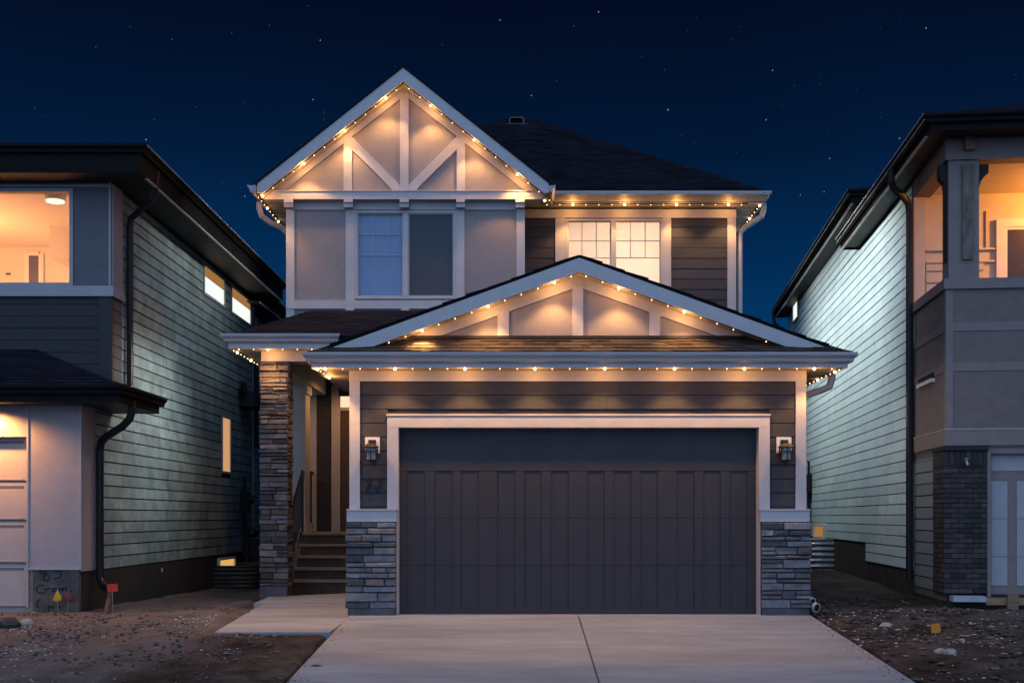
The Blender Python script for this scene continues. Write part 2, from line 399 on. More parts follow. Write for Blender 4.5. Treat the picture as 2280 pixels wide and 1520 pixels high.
# ---- garage roof: two slopes, pent roof, ridge
sl, RX, RZ = .3625, .77, 4.757
def gz(x): return RZ - sl*abs(x-RX)
r = MB()
for s_, xe in ((-1, -2.80), (1, 4.34)):
    xi = RX + s_*3.05
    poly = [(RX, 15.41, RZ), (RX+s_*3.30, 15.41, gz(RX+s_*3.30)), (xe, 15.27, gz(xe)), (xe, 20.9, gz(xe)), (RX, 20.9, RZ)]
    r.prism([(a, b, c) for a, b, c in poly], (0, 0, -.03))
g_roof = obj('roof', r, M['roof2'], H)
pent = [(-2.80, 15.27, gz(-2.80)), (4.34, 15.27, gz(4.34)), (3.66, 15.755, 3.705), (-2.14, 15.755, 3.705)]
obj('roof', MB().prism(pent, (0,0,-.03)), M['roof2'], H)
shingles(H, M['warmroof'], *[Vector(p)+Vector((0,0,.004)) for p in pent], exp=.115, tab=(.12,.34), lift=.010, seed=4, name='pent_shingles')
for s_ in (-1, 1):
    xe = -2.82 if s_ < 0 else 4.36
    shingles(H, M['roof'], (xe, 15.40, gz(xe)+.004), (xe, 20.9, gz(xe)+.004), (RX, 20.9, RZ+.004), (RX, 15.40, RZ+.004), exp=.30, tab=(.2,.36), lift=.016, seed=5+s_, name='roof_shingles')
obj('drip_edge', MB().prism([(-2.0,15.70,3.705),(3.5,15.70,3.705),(3.5,15.70,3.745),(-2.0,15.70,3.745)], (0,.04,0)), M['blackmat'], H)
# rake boards of the garage gable
for s_ in (-1, 1):
    f = lambda d: RX + s_*d
    b_ = MB().prism([(RX, 15.40, RZ-.034), (f(3.30), 15.40, gz(f(3.30))-.034), (f(2.72), 15.40, gz(f(2.72))-.215), (RX, 15.40, RZ-.215)], (0, .04, 0))
    obj('rake_board', b_, T, H)
    sf = MB().prism([(RX, 15.44, RZ-.175), (f(3.0), 15.44, gz(f(3.0))-.175), (f(3.0), 15.44, gz(f(3.0))-.205), (RX, 15.44, RZ-.205)], (0, .33, 0))
    obj('soffit', sf, M['soffit'], H)
# pediment wall and boards
PY = 15.745
obj('pediment_panel', MB().prism([(RX, PY, RZ-.20), (RX+2.55, PY, gz(RX+2.55)-.2), (RX+2.55, PY, 3.60), (RX-2.55, PY, 3.60), (RX-2.55, PY, gz(RX-2.55)-.2)], (0, .1, 0)), PN, H)
BY = PY - .032
for s_ in (-1, 1):
    if s_ < 0: pts = [(1287,638.5), (971,751), (880,756), (880,735), (1287,604)]
    else:      pts = [(1287,638.5), (1603,750), (1700,756), (1700,735), (1287,604)]
    obj('rake_trim', pxprism(MB(), pts, BY, .03), T, H)
obj('post_board', pxbox(MB(), 1274.5, 1298.5, 634, 751, BY-.012, .04), T, H)
obj('post_board', pxbox(MB(), 1108, 1133, 694, 751, BY-.006, .035), T, H)
obj('post_board', pxbox(MB(), 1446, 1470, 694, 751, BY-.006, .035), T, H)
# eave: fascia, gutter, soffit
obj('fascia', MB().box(-2.753, 4.29, 15.32, 15.345, 3.266, 3.46), T, H)
obj('fascia', MB().box(-2.753, -2.728, 15.345, 18.6, 3.266, 3.46), T, H)
obj('fascia', MB().box(4.265, 4.29, 15.345, 20.9, 3.266, 3.46), T, H)
obj('gutter', MB().sweep(GUT, (-2.753, 15.32, 3.336), (4.29, 15.32, 3.336), (0,-1,0), 1, 1), M['gutter'], H)
obj('gutter', MB().sweep(GUT, (-2.753, 15.322, 3.336), (-2.753, 18.6, 3.336), (-1,0,0), 1, 0), M['gutter'], H)
obj('gutter', MB().sweep(GUT, (4.29, 15.322, 3.336), (4.29, 20.9, 3.336), (1,0,0), 1, 0), M['gutter'], H)
so = MB()
so.box(-2.728, 4.265, 15.345, GY+.02, 3.278, 3.29)
so.box(-2.728, GX0, GY+.02, 18.6, 3.278, 3.29); so.box(GX1, 4.265, GY+.02, 20.9, 3.278, 3.29)
for k in range(18): so.box(GX1+.01, 4.26, GY+.1+k*.28, GY+.112+k*.28, 3.270, 3.278)
obj('soffit', so, M['soffit'], H)
# garage front: siding, frieze, corner boards, casing, sill belts
FY = GY - .03
obj('frieze_board', pxbox(MB(), 777, 1796, 824.5, 848.5, FY-.012, .06), T, H)
OX0, OX1 = X(862, FY), X(1714, FY)
zb = Z(1134, FY)
planks(H, M['brown'], frontP(GY), X(799,GY), X(1773,GY), zb, Z(848,GY), .187, .014, holes=[(OX0+.005, OX1-.005, -1, Z(924,GY))], lens=(2.4,3.6), seed=3, zstart=Z(848,GY)-.187*10+.0)
for a, b in ((778, 801), (1772, 1795)): obj('corner_board', pxbox(MB(), a, b, 848.5, 1134, FY-.006, .05), T, H)
obj('door_casing', pxbox(MB(), 862, 1714, 925, 951, FY-.014, .06), T, H)
obj('casing_cap', pxbox(MB(), 860, 1716, 921, 925, FY-.030, .08), T, H)
for a, b in ((862, 887), (1690, 1714)): obj('door_casing', pxbox(MB(), a, b, 951, 1134, FY-.012, .05), T, H)
for a, b in ((772, 883), (1693, 1803)):
    s1 = pxbox(MB(), a, b, 1136, 1161, FY-.06, .10); obj('sill_belt', s1, T, H)
    obj('sill_cap', pxbox(MB(), a-1, b+1, 1132.5, 1136, FY-.075, .12), T, H)
# jambs reach back to the door
DY = 15.90
zl = Z(951, FY)
jx0, jx1 = X(886, FY), X(1690, FY)
obj('door_jamb', MB().box(jx0-.11, jx0, FY+.05, DY+.05, -.03, zl), T, H)
obj('door_jamb', MB().box(jx1, jx1+.11, FY+.05, DY+.05, -.03, zl), T, H)
obj('door_jamb', MB().box(jx0-.02, jx0, FY-.002, FY+.05, -.03, zb-.17), T, H)
obj('door_jamb', MB().box(jx1, jx1+.02, FY-.002, FY+.05, -.03, zb-.17), T, H)
obj('door_head', MB().box(jx0, jx1, FY+.05, DY+.05, zl-.005, zl+.08), T, H)
# garage door: four sections with shaker strips
gd = obj('garage_door', MB().box(jx0, jx1, DY+.014, DY+.05, -.03, zl), M['door'], H)
dz = [ -.022, Z(1258,DY), Z(1153,DY), Z(1048,DY), zl-.01 ]
dw = jx1 - jx0
pan = [(907,947),(968,1008),(1026,1066),(1107,1147),(1167,1206),(1226,1266),(1307,1346),(1366,1405),(1425,1464),(1506,1546),(1565,1604),(1624,1664)]
st = MB()
zt, zbm = Z(1049, DY), dz[0]+.09
edges = [jx0] + [e_ for a, b in pan for e_ in (X(a, DY), X(b, DY))] + [jx1]
for sct in range(4):
    za, zc = dz[sct]+.003, dz[sct+1]-.003
    if sct == 3:
        obj('door_section', MB().box(jx0+.004, jx1-.004, DY-.012, DY+.014, za+.0, zc), M['door'], gd); continue
    m_ = MB(); zlo = za if sct else za
    for k in range(0, len(edges)-1, 2): m_.box(edges[k]+.002 if k == 0 else edges[k], edges[k+1], DY-.012, DY+.013, za, zc)
    if sct == 0: 
        for k in range(1, len(edges)-1, 2): m_.box(edges[k], edges[k+1], DY-.0115, DY+.0125, za, za+.085)
    obj('door_section', m_, M['door'], gd)
    for k in range(1, len(edges)-1, 2): obj('panel', MB().box(edges[k]+.002, edges[k+1]-.002, DY+.006, DY+.013, za if sct else za+.085, zc), M['door'], gd)
obj('weather_seal', MB().box(jx0, jx1, DY-.004, DY+.02, -.03, -.020), M['blackmat'], gd)
# stone piers either side of the door
for a, b, sd_ in ((771, 882, 11), (1692, 1803, 23)):
    y0 = 15.655
    p = obj('stone_pier', MB().box(X(a,y0)+.02, X(b,y0)-.004, y0, GY+.25, .0, Z(1161,FY-.06)), M['mortar'], H)
    stones(p, M['stone'], frontP(y0), X(a,y0)+.02, X(b,y0)-.004, .085, Z(1162,FY-.06), seed=sd_, leng=(.16,.40), wrapL=.03 if a < 900 else 0, wrapR=.03 if a > 900 else 0)
    obj('pier_base', MB().box(X(a,y0)+.03, X(b,y0)-.012, y0-.02, GY+.2, -.06, .085), M['base'], H)
# house number, drawn in strokes
nb = MB(); ny = GY-.034
for x0 in (812, 836):
    for (p, q, r_, s_) in ((0,1063,17,1067),):
        pxprism(nb, [(x0,1063.5),(x0+17,1063),(x0+17,1068.5),(x0,1068.5)], ny-.012, .014)
    pxprism(nb, [(x0+11.5,1068),(x0+17,1068),(x0+10,1081),(x0+7,1093),(x0+1,1093),(x0+4,1081)], ny-.012, .014)
obj('house_number', nb, M['number'], H, label='black numerals 77')
# side downspout of the garage
obj('downspout', MB().tube([(4.34,16.30,3.34),(4.34,16.30,3.24),(4.30,16.28,3.12),(4.12,16.2,3.05),(3.93,16.1,2.985),(3.88,16.08,2.93),(3.88,16.08,.25)], .05, .04, 8, .6), M['gutter'], H)

# ---- upper gable (left bay)
gr_x, gr_z, gs = -1.97, 8.83, .793
def uz(x): return gr_z - gs*abs(x-gr_x)
RYK = 19.5
r = MB()
for s_ in (-1, 1):
    xe = gr_x + s_*2.47
    r.prism([(gr_x, RYK-.02, gr_z+.01), (xe, RYK-.02, uz(xe)+.01), (xe, 26.5, uz(xe)+.01), (gr_x, 26.5, gr_z+.01)], (0,0,-.035))
obj('roof', r, M['roof2'], H)
for s_ in (-1, 1):
    f = lambda d: gr_x + s_*d
    obj('rake_board', MB().prism([(gr_x, RYK, gr_z-.026), (f(2.435), RYK, uz(f(2.435))-.026), (f(2.435), RYK, uz(f(2.435))-.175), (f(2.36), RYK, uz(f(2.36))-.25), (gr_x, RYK, gr_z-.25)], (0,.04,0)), T, H)
    obj('soffit', MB().prism([(gr_x, RYK+.04, gr_z-.21), (f(2.40), RYK+.04, uz(f(2.40))-.21), (f(2.40), RYK+.04, uz(f(2.40))-.24), (gr_x, RYK+.04, gr_z-.24)], (0,.36,0)), M['soffit'], H)
QY = 19.87; zg = Z(443, 19.84)
obj('pediment_panel', MB().prism([(gr_x, QY, gr_z-.25), (gr_x+2.38, QY, uz(gr_x+2.38)-.25), (gr_x+2.38, QY, zg+.02), (gr_x-2.38, QY, zg+.02), (gr_x-2.38, QY, uz(gr_x-2.38)-.25)], (0,.14,0)), PN, H)
QB = QY - .034
obj('rake_trim', pxprism(MB(), [(900,213),(890.6,220),(633.7,423.6),(582,441),(582,432),(897,181)], QB, .032), T, H)
obj('rake_trim', pxprism(MB(), [(897,181),(1216,432),(1216,441),(1164,420.6),(910.5,220),(900,213)], QB, .032), T, H)
obj('post_board', pxbox(MB(), 890.6, 909.5, 205, 424, QB-.010, .04), T, H)
obj('post_board', pxbox(MB(), 765, 783.7, 305, 424, QB-.005, .036), T, H)
obj('post_board', pxbox(MB(), 1017, 1035, 305, 424, QB-.005, .036), T, H)
obj('brace_board', pxprism(MB(), [(783.7,332.5),(871.8,420.6),(871.8,424),(890.6,424),(890.6,412),(783.7,304)], QB-.002, .033), T, H)
obj('brace_board', pxprism(MB(), [(1017,332.5),(928,420.6),(928,424),(909.5,424),(909.5,412),(1017,304)], QB-.002, .033), T, H)
obj('band_board', pxbox(MB(), 588, 1213, 425.5, 443.5, QB-.045, .20), T, H)
obj('band_cap', pxbox(MB(), 586, 1214, 423.5, 425.5, QB-.06, .10), T, H)
for a, b in ((632,652.5),(765,785.6),(889.5,910),(1015.5,1035),(1148,1168.5)):
    obj('corbel', pxbox(MB(), a, b, 443.5, 450, QB-.047, .18), T, H)
    obj('corbel', pxbox(MB(), a, b, 450, 461, QB-.01, .13), T, H)
UB = UY - .03
obj('frieze_board', pxbox(MB(), 654, 1150, 447, 467, UB+.002, .03), T, H)
obj('corner_board', pxbox(MB(), 637, 655, 447, 669, UB-.006, .05), T, H)
obj('corner_board', pxbox(MB(), 1150, 1168.5, 447, 700, UB-.006, .05), T, H)
obj('post_board', pxbox(MB(), 769.5, 790, 467, 668.5, UB-.003, .033), T, H)
obj('post_board', pxbox(MB(), 1015.5, 1034, 467, 668.5, UB-.003, .033), T, H)
obj('belt_board', pxbox(MB(), 637, 1160, 668.5, 687, UB-.02, .05), T, H)
obj('corner_board', pxbox(MB(), 637, 655, 687, 730, UB-.004, .05), T, H)
for a, b in ((769,788),(893,911)): obj('corbel', pxbox(MB(), a, b, 687, 691, UB-.03, .06), T, H)

def slider(parent, a, b, c, d, Y, seams, grids, inner, deep, name='window', screened=None):
    """two-sash window in a front wall; a..b columns, c..d rows, all parts of one window"""
    x0, x1, z0, z1 = X(a,Y), X(b,Y), Z(d,Y), Z(c,Y)
    f = MB(); ring(f, x0+.003, x1-.003, z0+.003, z1-.003, Y-.012, Y+.09, .038)
    m0, m1 = X(seams[0],Y), X(seams[1],Y)
    f.box(m0, m1, Y-.014, Y+.088, z0+.04, z1-.04)
    wdw = obj(name, f, M['trim'] if deep is None else deep, parent)
    spans = [(x0+.041, m0), (m1, x1-.041)]
    for k, (p, q) in enumerate(spans):
        obj('pane', MB().box(p, q, Y+.034, Y+.040, z0+.041, z1-.041), M['glass'], wdw)
        s_ = MB(); ring(s_, p+.002, q-.002, z0+.043, z1-.043, Y+.012 if k else Y+.022, Y+.033, .018); obj('sash', s_, M['trim'], wdw)
        vs, hs = grids[k]
        if vs:
            g_ = MB()
            for v_ in vs: g_.box(X(v_,Y)-.008, X(v_,Y)+.008, Y+.043, Y+.053, Z(hs[-1],Y), z1-.043)
            for h_ in hs: g_.box(p, q, Y+.0435, Y+.0525, Z(h_,Y)-.008, Z(h_,Y)+.008)
            obj('grille', g_, M['trim'] if inner != 'lit' else M['ltrim'], wdw)
    return wdw, spans, z0, z1
wd, spn, z0, z1 = slider(H, 790.5, 1015.5, 469, 665.5, UY-.02, (897.5, 908.5), [((829.5,864.5),(520,566.5)), ((939,974),(520,566.5))], 'blind', None)
obj('blind', MB().box(spn[0][0], spn[0][1], UY+.06, UY+.075, z0+.04, z1-.04), M['blind'], wd)
obj('insect_screen', MB().box(spn[1][0]+.018, spn[1][1]-.018, UY+.004, UY+.009, z0+.06, z1-.06), M['screen'], wd)
obj('room_back', MB().box(-3.6, -.3, UY+.5, UY+.55, 4.4, 6.7), M['dark'], wd)
# left eave of the gable
obj('fascia', MB().box(-4.465, -4.44, RYK+.02, 26, zg, 6.86), T, H)
obj('gutter', MB().sweep(GUT, (-4.465, RYK, 6.735), (-4.465, 26, 6.735), (-1,0,0)), M['gutter'], H)
obj('gutter', MB().sweep(GUT, (.47, RYK, 6.735), (.47, 20.49, 6.735), (1,0,0)), M['gutter'], H)
so = MB().box(-4.44, -4.01, 20.0, 26, zg+.004, zg+.02)
for k in range(20): so.box(-4.435, -4.02, 20.05+k*.2, 20.062+k*.2, zg-.004, zg+.004)
obj('soffit', so, M['soffit'], H)
obj('downspout', MB().tube([(-4.515,20.15,6.74),(-4.515,20.15,6.62),(-4.48,20.18,6.50),(-4.36,20.3,6.42),(-4.18,20.45,6.36),(-4.09,20.5,6.27),(-4.07,20.52,6.18),(-4.07,20.52,4.6)], .05, .04, 8, .6), T, H)

# ---- main hip roof and right bay
ez = 7.02; hx0, hx1, hy0, hy1 = -4.40, 4.34, 20.55, 31.3; ax_, ay_, az_ = -.08, 24.95, 9.89
A_, B_ = (ax_, ay_, az_), (ax_, 26.9, az_)
for poly in ([(hx0,hy0,ez),(hx1,hy0,ez),A_], [(hx1,hy0,ez),(hx1,hy1,ez),B_,A_], [(hx1,hy1,ez),(hx0,hy1,ez),B_], [(hx0,hy1,ez),(hx0,hy0,ez),A_,B_]):
    obj('roof', MB().prism(poly, (0,0,-.03)), M['roof2'], H)
shingles(H, M['roof'], (hx0,hy0,ez), (hx1,hy0,ez), (ax_+.02,ay_,az_), (ax_-.02,ay_,az_), exp=.143, seed=9, name='roof_shingles', lift=.010)
cap = MB()
for (p, q) in (((hx1,hy0,ez),A_), ((hx0,hy0,ez),A_)):
    p, q = Vector(p), Vector(q); n_ = 30
    for k in range(n_):
        a_, b_ = p.lerp(q, k/n_), p.lerp(q, (k+1.15)/n_)
        s_ = (q-p).cross(Vector((0,0,1))).normalized()*.12
        cap.add([a_+s_+Vector((0,0,-.05)), a_+Vector((0,0,.03)), a_-s_+Vector((0,0,-.05)), b_-s_+Vector((0,0,-.06)), b_+Vector((0,0,.012)), b_+s_+Vector((0,0,-.06))], [(0,1,4,5),(1,2,3,4),(0,2,1)])
obj('hip_cap', cap, M['roof'], H, kind='stuff')
# roof vent
vv = MB(); c_ = at(1150.5, 271, 24.35); hw = 17*24.35/F
arch = [(-hw,0),(-hw,.10),(-hw*.8,.155),(hw*.8,.155),(hw,.10),(hw,0),(hw-.025,0),(hw-.03,.09),(hw*.75,.13),(-hw*.75,.13),(-hw+.03,.09),(-hw+.025,0)]
vv.prism([(c_.x+a_, c_.y-.02, c_.z-.06+b_) for a_, b_ in arch], (0,.35,0)); 
vn = obj('roof_vent', vv, M['galvd'], H)
obj('vent_throat', MB().box(c_.x-hw+.03, c_.x+hw-.03, c_.y+.1, c_.y+.4, c_.z-.2, c_.z+.06), M['blackmat'], vn)
obj('vent_flange', MB().box(c_.x-hw-.06, c_.x+hw+.06, c_.y-.05, c_.y-.02, c_.z-.075, c_.z-.055), M['galvd'], vn)
obj('fascia', MB().box(.49, 4.30, 20.6, 20.625, 6.848, 7.0), T, H)
obj('fascia', MB().box(4.275, 4.30, 20.625, 31.2, 6.848, 7.0), T, H)
obj('gutter', MB().sweep(GUT, (.58, 20.6, 6.905), (4.30, 20.6, 6.905), (0,-1,0), 0, 1), M['gutter'], H)
obj('gutter', MB().sweep(GUT, (4.30, 20.602, 6.905), (4.30, 31.2, 6.905), (1,0,0), 1, 0), M['gutter'], H)
so = MB().box(.0, 4.275, 20.1, RY+.01, 6.862, 6.875); so.box(3.88, 4.275, RY+.01, 31, 6.862, 6.875)
for k in range(26): so.box(.1+k*.16, .108+k*.16, 20.63, RY-.03, 6.856, 6.862)
for k in range(20): so.box(3.89, 4.27, RY+.1+k*.2, RY+.112+k*.2, 6.854, 6.862)
obj('soffit', so, M['soffit'], H)
SB = RY - .03
obj('frieze_board', pxbox(MB(), 1168, 1640, 466, 485, SB-.012, .05), T, H)
planks(H, M['brown'], frontP(RY), .065, X(1620,RY), 3.9, Z(485,RY), .186, .014, holes=[(X(1237,RY), X(1494,RY), 3, 7)], seed=8, zstart=Z(485,RY)-.186*16+.02)
obj('corner_board', pxbox(MB(), 1620, 1639, 485, 760, SB-.006, .05), T, H)
obj('window_trim', pxbox(MB(), 1236.5, 1259.4, 485, 660, SB-.008, .05), T, H)
obj('window_trim', pxbox(MB(), 1476, 1494.3, 485, 660, SB-.008, .05), T, H)
obj('window_sill', pxbox(MB(), 1259.4, 1476, 640, 660, SB-.02, .06), T, H)
wd, spn, z0, z1 = slider(H, 1259.4, 1476, 487, 640, RY-.02, (1360.5, 1369.5), [((1296,1328),(535,573)), ((1404,1437),(535,573))], 'lit', None)
rm = MB(); x0, x1 = spn[0][0]-1.2, spn[1][1]+.75
rm.box(x0, x1, 24.0, 24.05, 4.3, 6.8); rm.box(x0, x0+.03, RY+.13, 24.0, 4.3, 6.8); rm.box(x1-.03, x1, RY+.13, 24.0, 4.3, 6.8); rm.box(x0, x1, RY+.13, 24.0, 6.75, 6.8); rm.box(x0, x1, RY+.13, 24.0, 4.3, 4.35)
obj('room', rm, M['cream'], wd)
obj('ceiling_light', MB().tube([(1.6,22.3,6.75),(1.6,22.3,6.68)], .16, .16, 14), M['ceillamp'], wd, smooth=False)
for k_, (p_, q_) in enumerate(spn): obj('blind', MB().add([(p_-.02, RY+.16+.02*k_, z0-.1),(q_+.02, RY+.16+.02*k_, z0-.1),(q_+.02, RY+.16+.02*k_, z1+.05),(p_-.02, RY+.16+.02*k_, z1+.05)], [(0,1,2,3)]), M['shade'], wd)
lamp('room_lamp', 'POINT', (2.1, 22.9, 6.0), 255, (1.0,.60,.37), wd, .12)
obj('downspout', MB().tube([(4.355,20.95,6.92),(4.355,20.95,6.80),(4.32,20.97,6.70),(4.2,21.0,6.62),(4.06,21.06,6.54),(3.96,21.1,6.44),(3.95,21.1,6.34),(3.95,21.1,3.6)], .05, .04, 8, .6), T, H)

# ---- porch
pz0, pz1 = 4.13, 4.82
pf = [(-4.62,18.29,pz0),(-.9,18.29,pz0),(-.9,19.94,pz1),(-3.59,19.94,pz1)]
obj('porch_roof', MB().prism(pf, (0,0,-.03)), M['roof2'], H)
obj('porch_roof', MB().prism([(-4.62,18.29,pz0),(-3.59,19.94,pz1),(-3.59,21.2,pz1),(-4.62,21.2,pz0)], (0,0,-.03)), M['roof2'], H)
shingles(H, M['roof'], *[Vector(p)+Vector((0,0,.004)) for p in pf], exp=.143, seed=12, name='porch_shingles', lift=.010)
obj('flashing', MB().box(-2.86, -.9, 18.30, 18.34, 3.2, 4.09), M['roof2'], H)
obj('fascia', MB().box(-4.585, -2.84, 18.30, 18.325, 3.94, 4.12), T, H)
obj('fascia', MB().box(-4.585, -4.56, 18.325, 21.1, 3.94, 4.12), T, H)
obj('gutter', MB().sweep(GUT, (-4.585,18.30,4.043), (-2.93,18.30,4.043), (0,-1,0), 1, 1), M['gutter'], H)
obj('gutter', MB().sweep(GUT, (-4.585,18.302,4.043), (-4.585,21.1,4.043), (-1,0,0), 1, 0), M['gutter'], H)
obj('soffit', MB().box(-4.56, -2.31, 18.325, 22.6, 3.952, 3.97), M['soffit'], H)
obj('porch_beam', MB().box(-4.14, -2.31, 18.60, 18.98, 3.785, 3.953), T, H)
obj('porch_beam', MB().box(-4.11, -3.76, 18.98, 22.55, 3.66, 3.953), T, H)
pc = obj('stone_column', MB().box(-4.150, -3.745, 18.66, 19.10, .1, 3.785), M['mortar'], H)
stones(pc, M['stonew'], frontP(18.66), -4.150, -3.745, .20, 3.785, rowh=(.055,.115), leng=(.12,.34), seed=31, wrapL=.03, wrapR=.035, proud=(.02,.05))
stones(pc, M['stonew'], sideP(-3.745, 1), 18.66, 19.10, .20, 3.785, rowh=(.055,.115), leng=(.14,.40), seed=32, proud=(.004,.03))
obj('column_base', MB().box(-4.17, -3.73, 18.63, 19.12, .02, .20), M['base'], H)
obj('porch_post', MB().box(-4.10, -3.83, 20.75, 21.2, 1.03, 3.66).box(-4.13, -3.80, 20.72, 21.23, 1.03, 1.20).box(-4.13, -3.80, 20.72, 21.23, 3.50, 3.66), T, H)
obj('wall', MB().box(-4.08, GX0, 22.6, 22.7, .9, 3.96), M['brown'], H)
planks(H, M['brown'], frontP(22.6), -3.95, -3.66, 1.03, 3.95, .186, .014, seed=40)
obj('corner_board', MB().box(-4.08, -3.95, 22.55, 22.6, 1.03, 3.95), T, H)
PD = obj('front_door', MB().box(-3.47, -2.56, 22.57, 22.6, 1.04, 3.36), M['darkdoor'], H)
obj('door_panel', MB().box(-3.37, -2.66, 22.555, 22.57, 1.22, 3.22), M['darkdoor'], PD)
obj('door_casing', MB().box(-3.66, -3.49, 22.54, 22.6, 1.03, 3.86).box(-2.54, -2.40, 22.54, 22.6, 1.03, 3.86).box(-3.49, -2.54, 22.54, 22.6, 3.70, 3.86).box(-3.49, -2.54, 22.545, 22.6, 3.36, 3.42), M['trim'], PD)
obj('transom', MB().box(-3.49, -2.54, 22.575, 22.59, 3.42, 3.70), M['litpane'], PD)

PL = thing('downlight', 'warm downlight in the porch soffit before the front door', 'downlight', (-3.0, 21.5, 3.95))
obj('lamp_ring', MB().tube([(-3.0,21.5,3.952),(-3.0,21.5,3.936)], .085, .085, 18), M['white'], PL)
obj('lamp_bulb', MB().tube([(-3.0,21.5,3.935),(-3.0,21.5,3.931)], .06, .06, 16), M['ceillamp'], PL)
lamp('downlight_beam', 'SPOT', (-3.0,21.5,3.92), 85, (1.0,.44,.14), PL, .05, 165, .5)
# porch steps and rails
ST = thing('porch_steps', 'brown concrete steps climbing to the front door between the stone column and garage', 'steps', (-3.1, 19.5, .06))
for k in range(5):
    y0 = 19.5 + k*.275; z0 = .06 + k*.194
    obj('step', MB().box(-3.86, GX0-.02, y0, 21.2 if k == 4 else 21.0, z0 if k else .0, z0+.15), M['step'], ST) if False else None
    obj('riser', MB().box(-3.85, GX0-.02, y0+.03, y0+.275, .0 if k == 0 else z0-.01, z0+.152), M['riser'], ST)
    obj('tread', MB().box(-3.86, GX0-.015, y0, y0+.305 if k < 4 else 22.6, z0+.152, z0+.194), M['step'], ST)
obj('porch_floor', MB().box(-4.10, GX0-.02, 20.72+.3, 22.6, .0, .985), M['step'], ST)
HR = thing('handrail', 'black metal stair handrail with balusters beside the porch steps', 'handrail', (-3.87, 20.0, .5))
hp = [(-3.865, 19.38, 1.20), (-3.865, 19.44, 1.28), (-3.865, 20.62, 2.10), (-3.865, 20.70, 2.10)]
obj('rail', MB().tube(hp, .022, .03, 8), M['black'], HR)
obj('bottom_rail', MB().tube([(-3.865,19.44,.45),(-3.865,20.62,1.22)], .014, .014, 6), M['black'], HR)
for k in range(12):
    t = (k+.5)/12; y = 19.44+1.18*t
    obj('baluster', MB().box(-3.872, -3.858, y-.007, y+.007, .45+.77*t, 1.28+.82*t), M['black'], HR)
obj('post', MB().box(-3.885, -3.845, 19.42, 19.46, .08, 1.28), M['black'], HR); obj('post', MB().box(-3.885, -3.845, 20.62, 20.66, 1.03, 2.14), M['black'], HR)
PR = thing('porch_railing', 'black railing along the open side of the porch behind the white post', 'railing', (-4.0, 22, 1.03))
obj('top_rail', MB().box(-4.06, -4.0, 21.25, 22.52, 2.12, 2.18), M['black'], PR); obj('low_rail', MB().box(-4.05, -4.01, 21.25, 22.52, 1.10, 1.14), M['black'], PR)
for k in range(11): obj('baluster', MB().box(-4.04, -4.02, 21.35+k*.11, 21.37+k*.11, 1.14, 2.12), M['black'], PR)

# wall lamps beside the garage door
def sconce(px, label):
    y = GY - .024; x = X(px, GY); t = thing('wall_lamp', label, 'wall lamp', (x, y, Z(1000, y)), 'wall lamps beside the garage door')
    s = y/F
    o = MB(); ring(o, x-16*s, x+16*s, Z(1008,y), Z(973,y), y-.03, y+.02, .045); o.box(x-.06, x+.06, y-.012, y+.02, Z(1001,y)-.04, Z(980,y)+.03); obj('mounting_block', o, M['white'], t)
    o = MB().box(x-.05, x+.05, y-.045, y-.008, Z(1000,y), Z(979,y)); obj('back_plate', o, M['lamp_bl'], t)
    c = y-.14; zt = Z(996, y)
    o = MB().add([(x-.035,c-.035,zt+.05),(x+.035,c-.035,zt+.05),(x+.035,c+.035,zt+.05),(x-.035,c+.035,zt+.05),(x-.098,c-.098,zt),(x+.098,c-.098,zt),(x+.098,c+.098,zt),(x-.098,c+.098,zt)], [(0,1,2,3),(4,5,6,7),(0,1,5,4),(1,2,6,5),(2,3,7,6),(3,0,4,7)]); o.box(x-.02, x+.02, c, y-.04, zt+.05, zt+.08); obj('lamp_hood', o, M['lamp_bl'], t)
    zb_ = Z(1026, y); o = MB()
    for i in (-1, 1):
        for j in (-1, 1): o.box(x+i*.074-.007, x+i*.074+.007, c+j*.074-.007, c+j*.074+.007, zb_, zt)
    for zz in (zb_, (zb_+zt)/2+.02): 
        for i in (-1, 1): o.box(x-.074, x+.074, c+i*.074-.006, c+i*.074+.006, zz, zz+.014); o.box(x+i*.074-.006, x+i*.074+.006, c-.06, c+.06, zz, zz+.014)
    o.box(x-.006, x+.006, c-.073, c-.061, zb_, zt)
    obj('cage', o, M['lamp_bl'], t)
    obj('lamp_glass', MB().tube([(x,c,zb_+.015),(x,c,zt-.005)], .06, .06, 12), M['glassd'], t)
    obj('lamp_bulb', MB().ball((x,c,zb_+.09), .022), M['white'], t)
    return t
sconce(830, 'black lantern wall lamp on a white block above the house number 77')
sconce(1744, 'black lantern wall lamp on a white block on the narrow siding without a number')

# ================================================================== LEFT HOUSE
LX = -6.2                        # its side wall
LU, LL = 17.7, 16.45             # upper and lower front walls
LH = thing('house', 'flat fronted house with big glowing upstairs window and pale green side siding', 'house', (-8, 17, 0))
lt = M['ltrim']
wz0, wz1 = .54, 6.36
wl_ = MB()
wall_x(wl_, LU+.13, 27.1, 3.0, 6.5, LX-.12, LX-.02, [])
wl_.box(LX-.12, LX-.02, LL+.12, 27.1, -.3, 3.0)
wl_.box(LX-.30, LX-.16, 27.1, 34, -.3, 6.2)
obj('wall', wl_, M['dark'], LH)
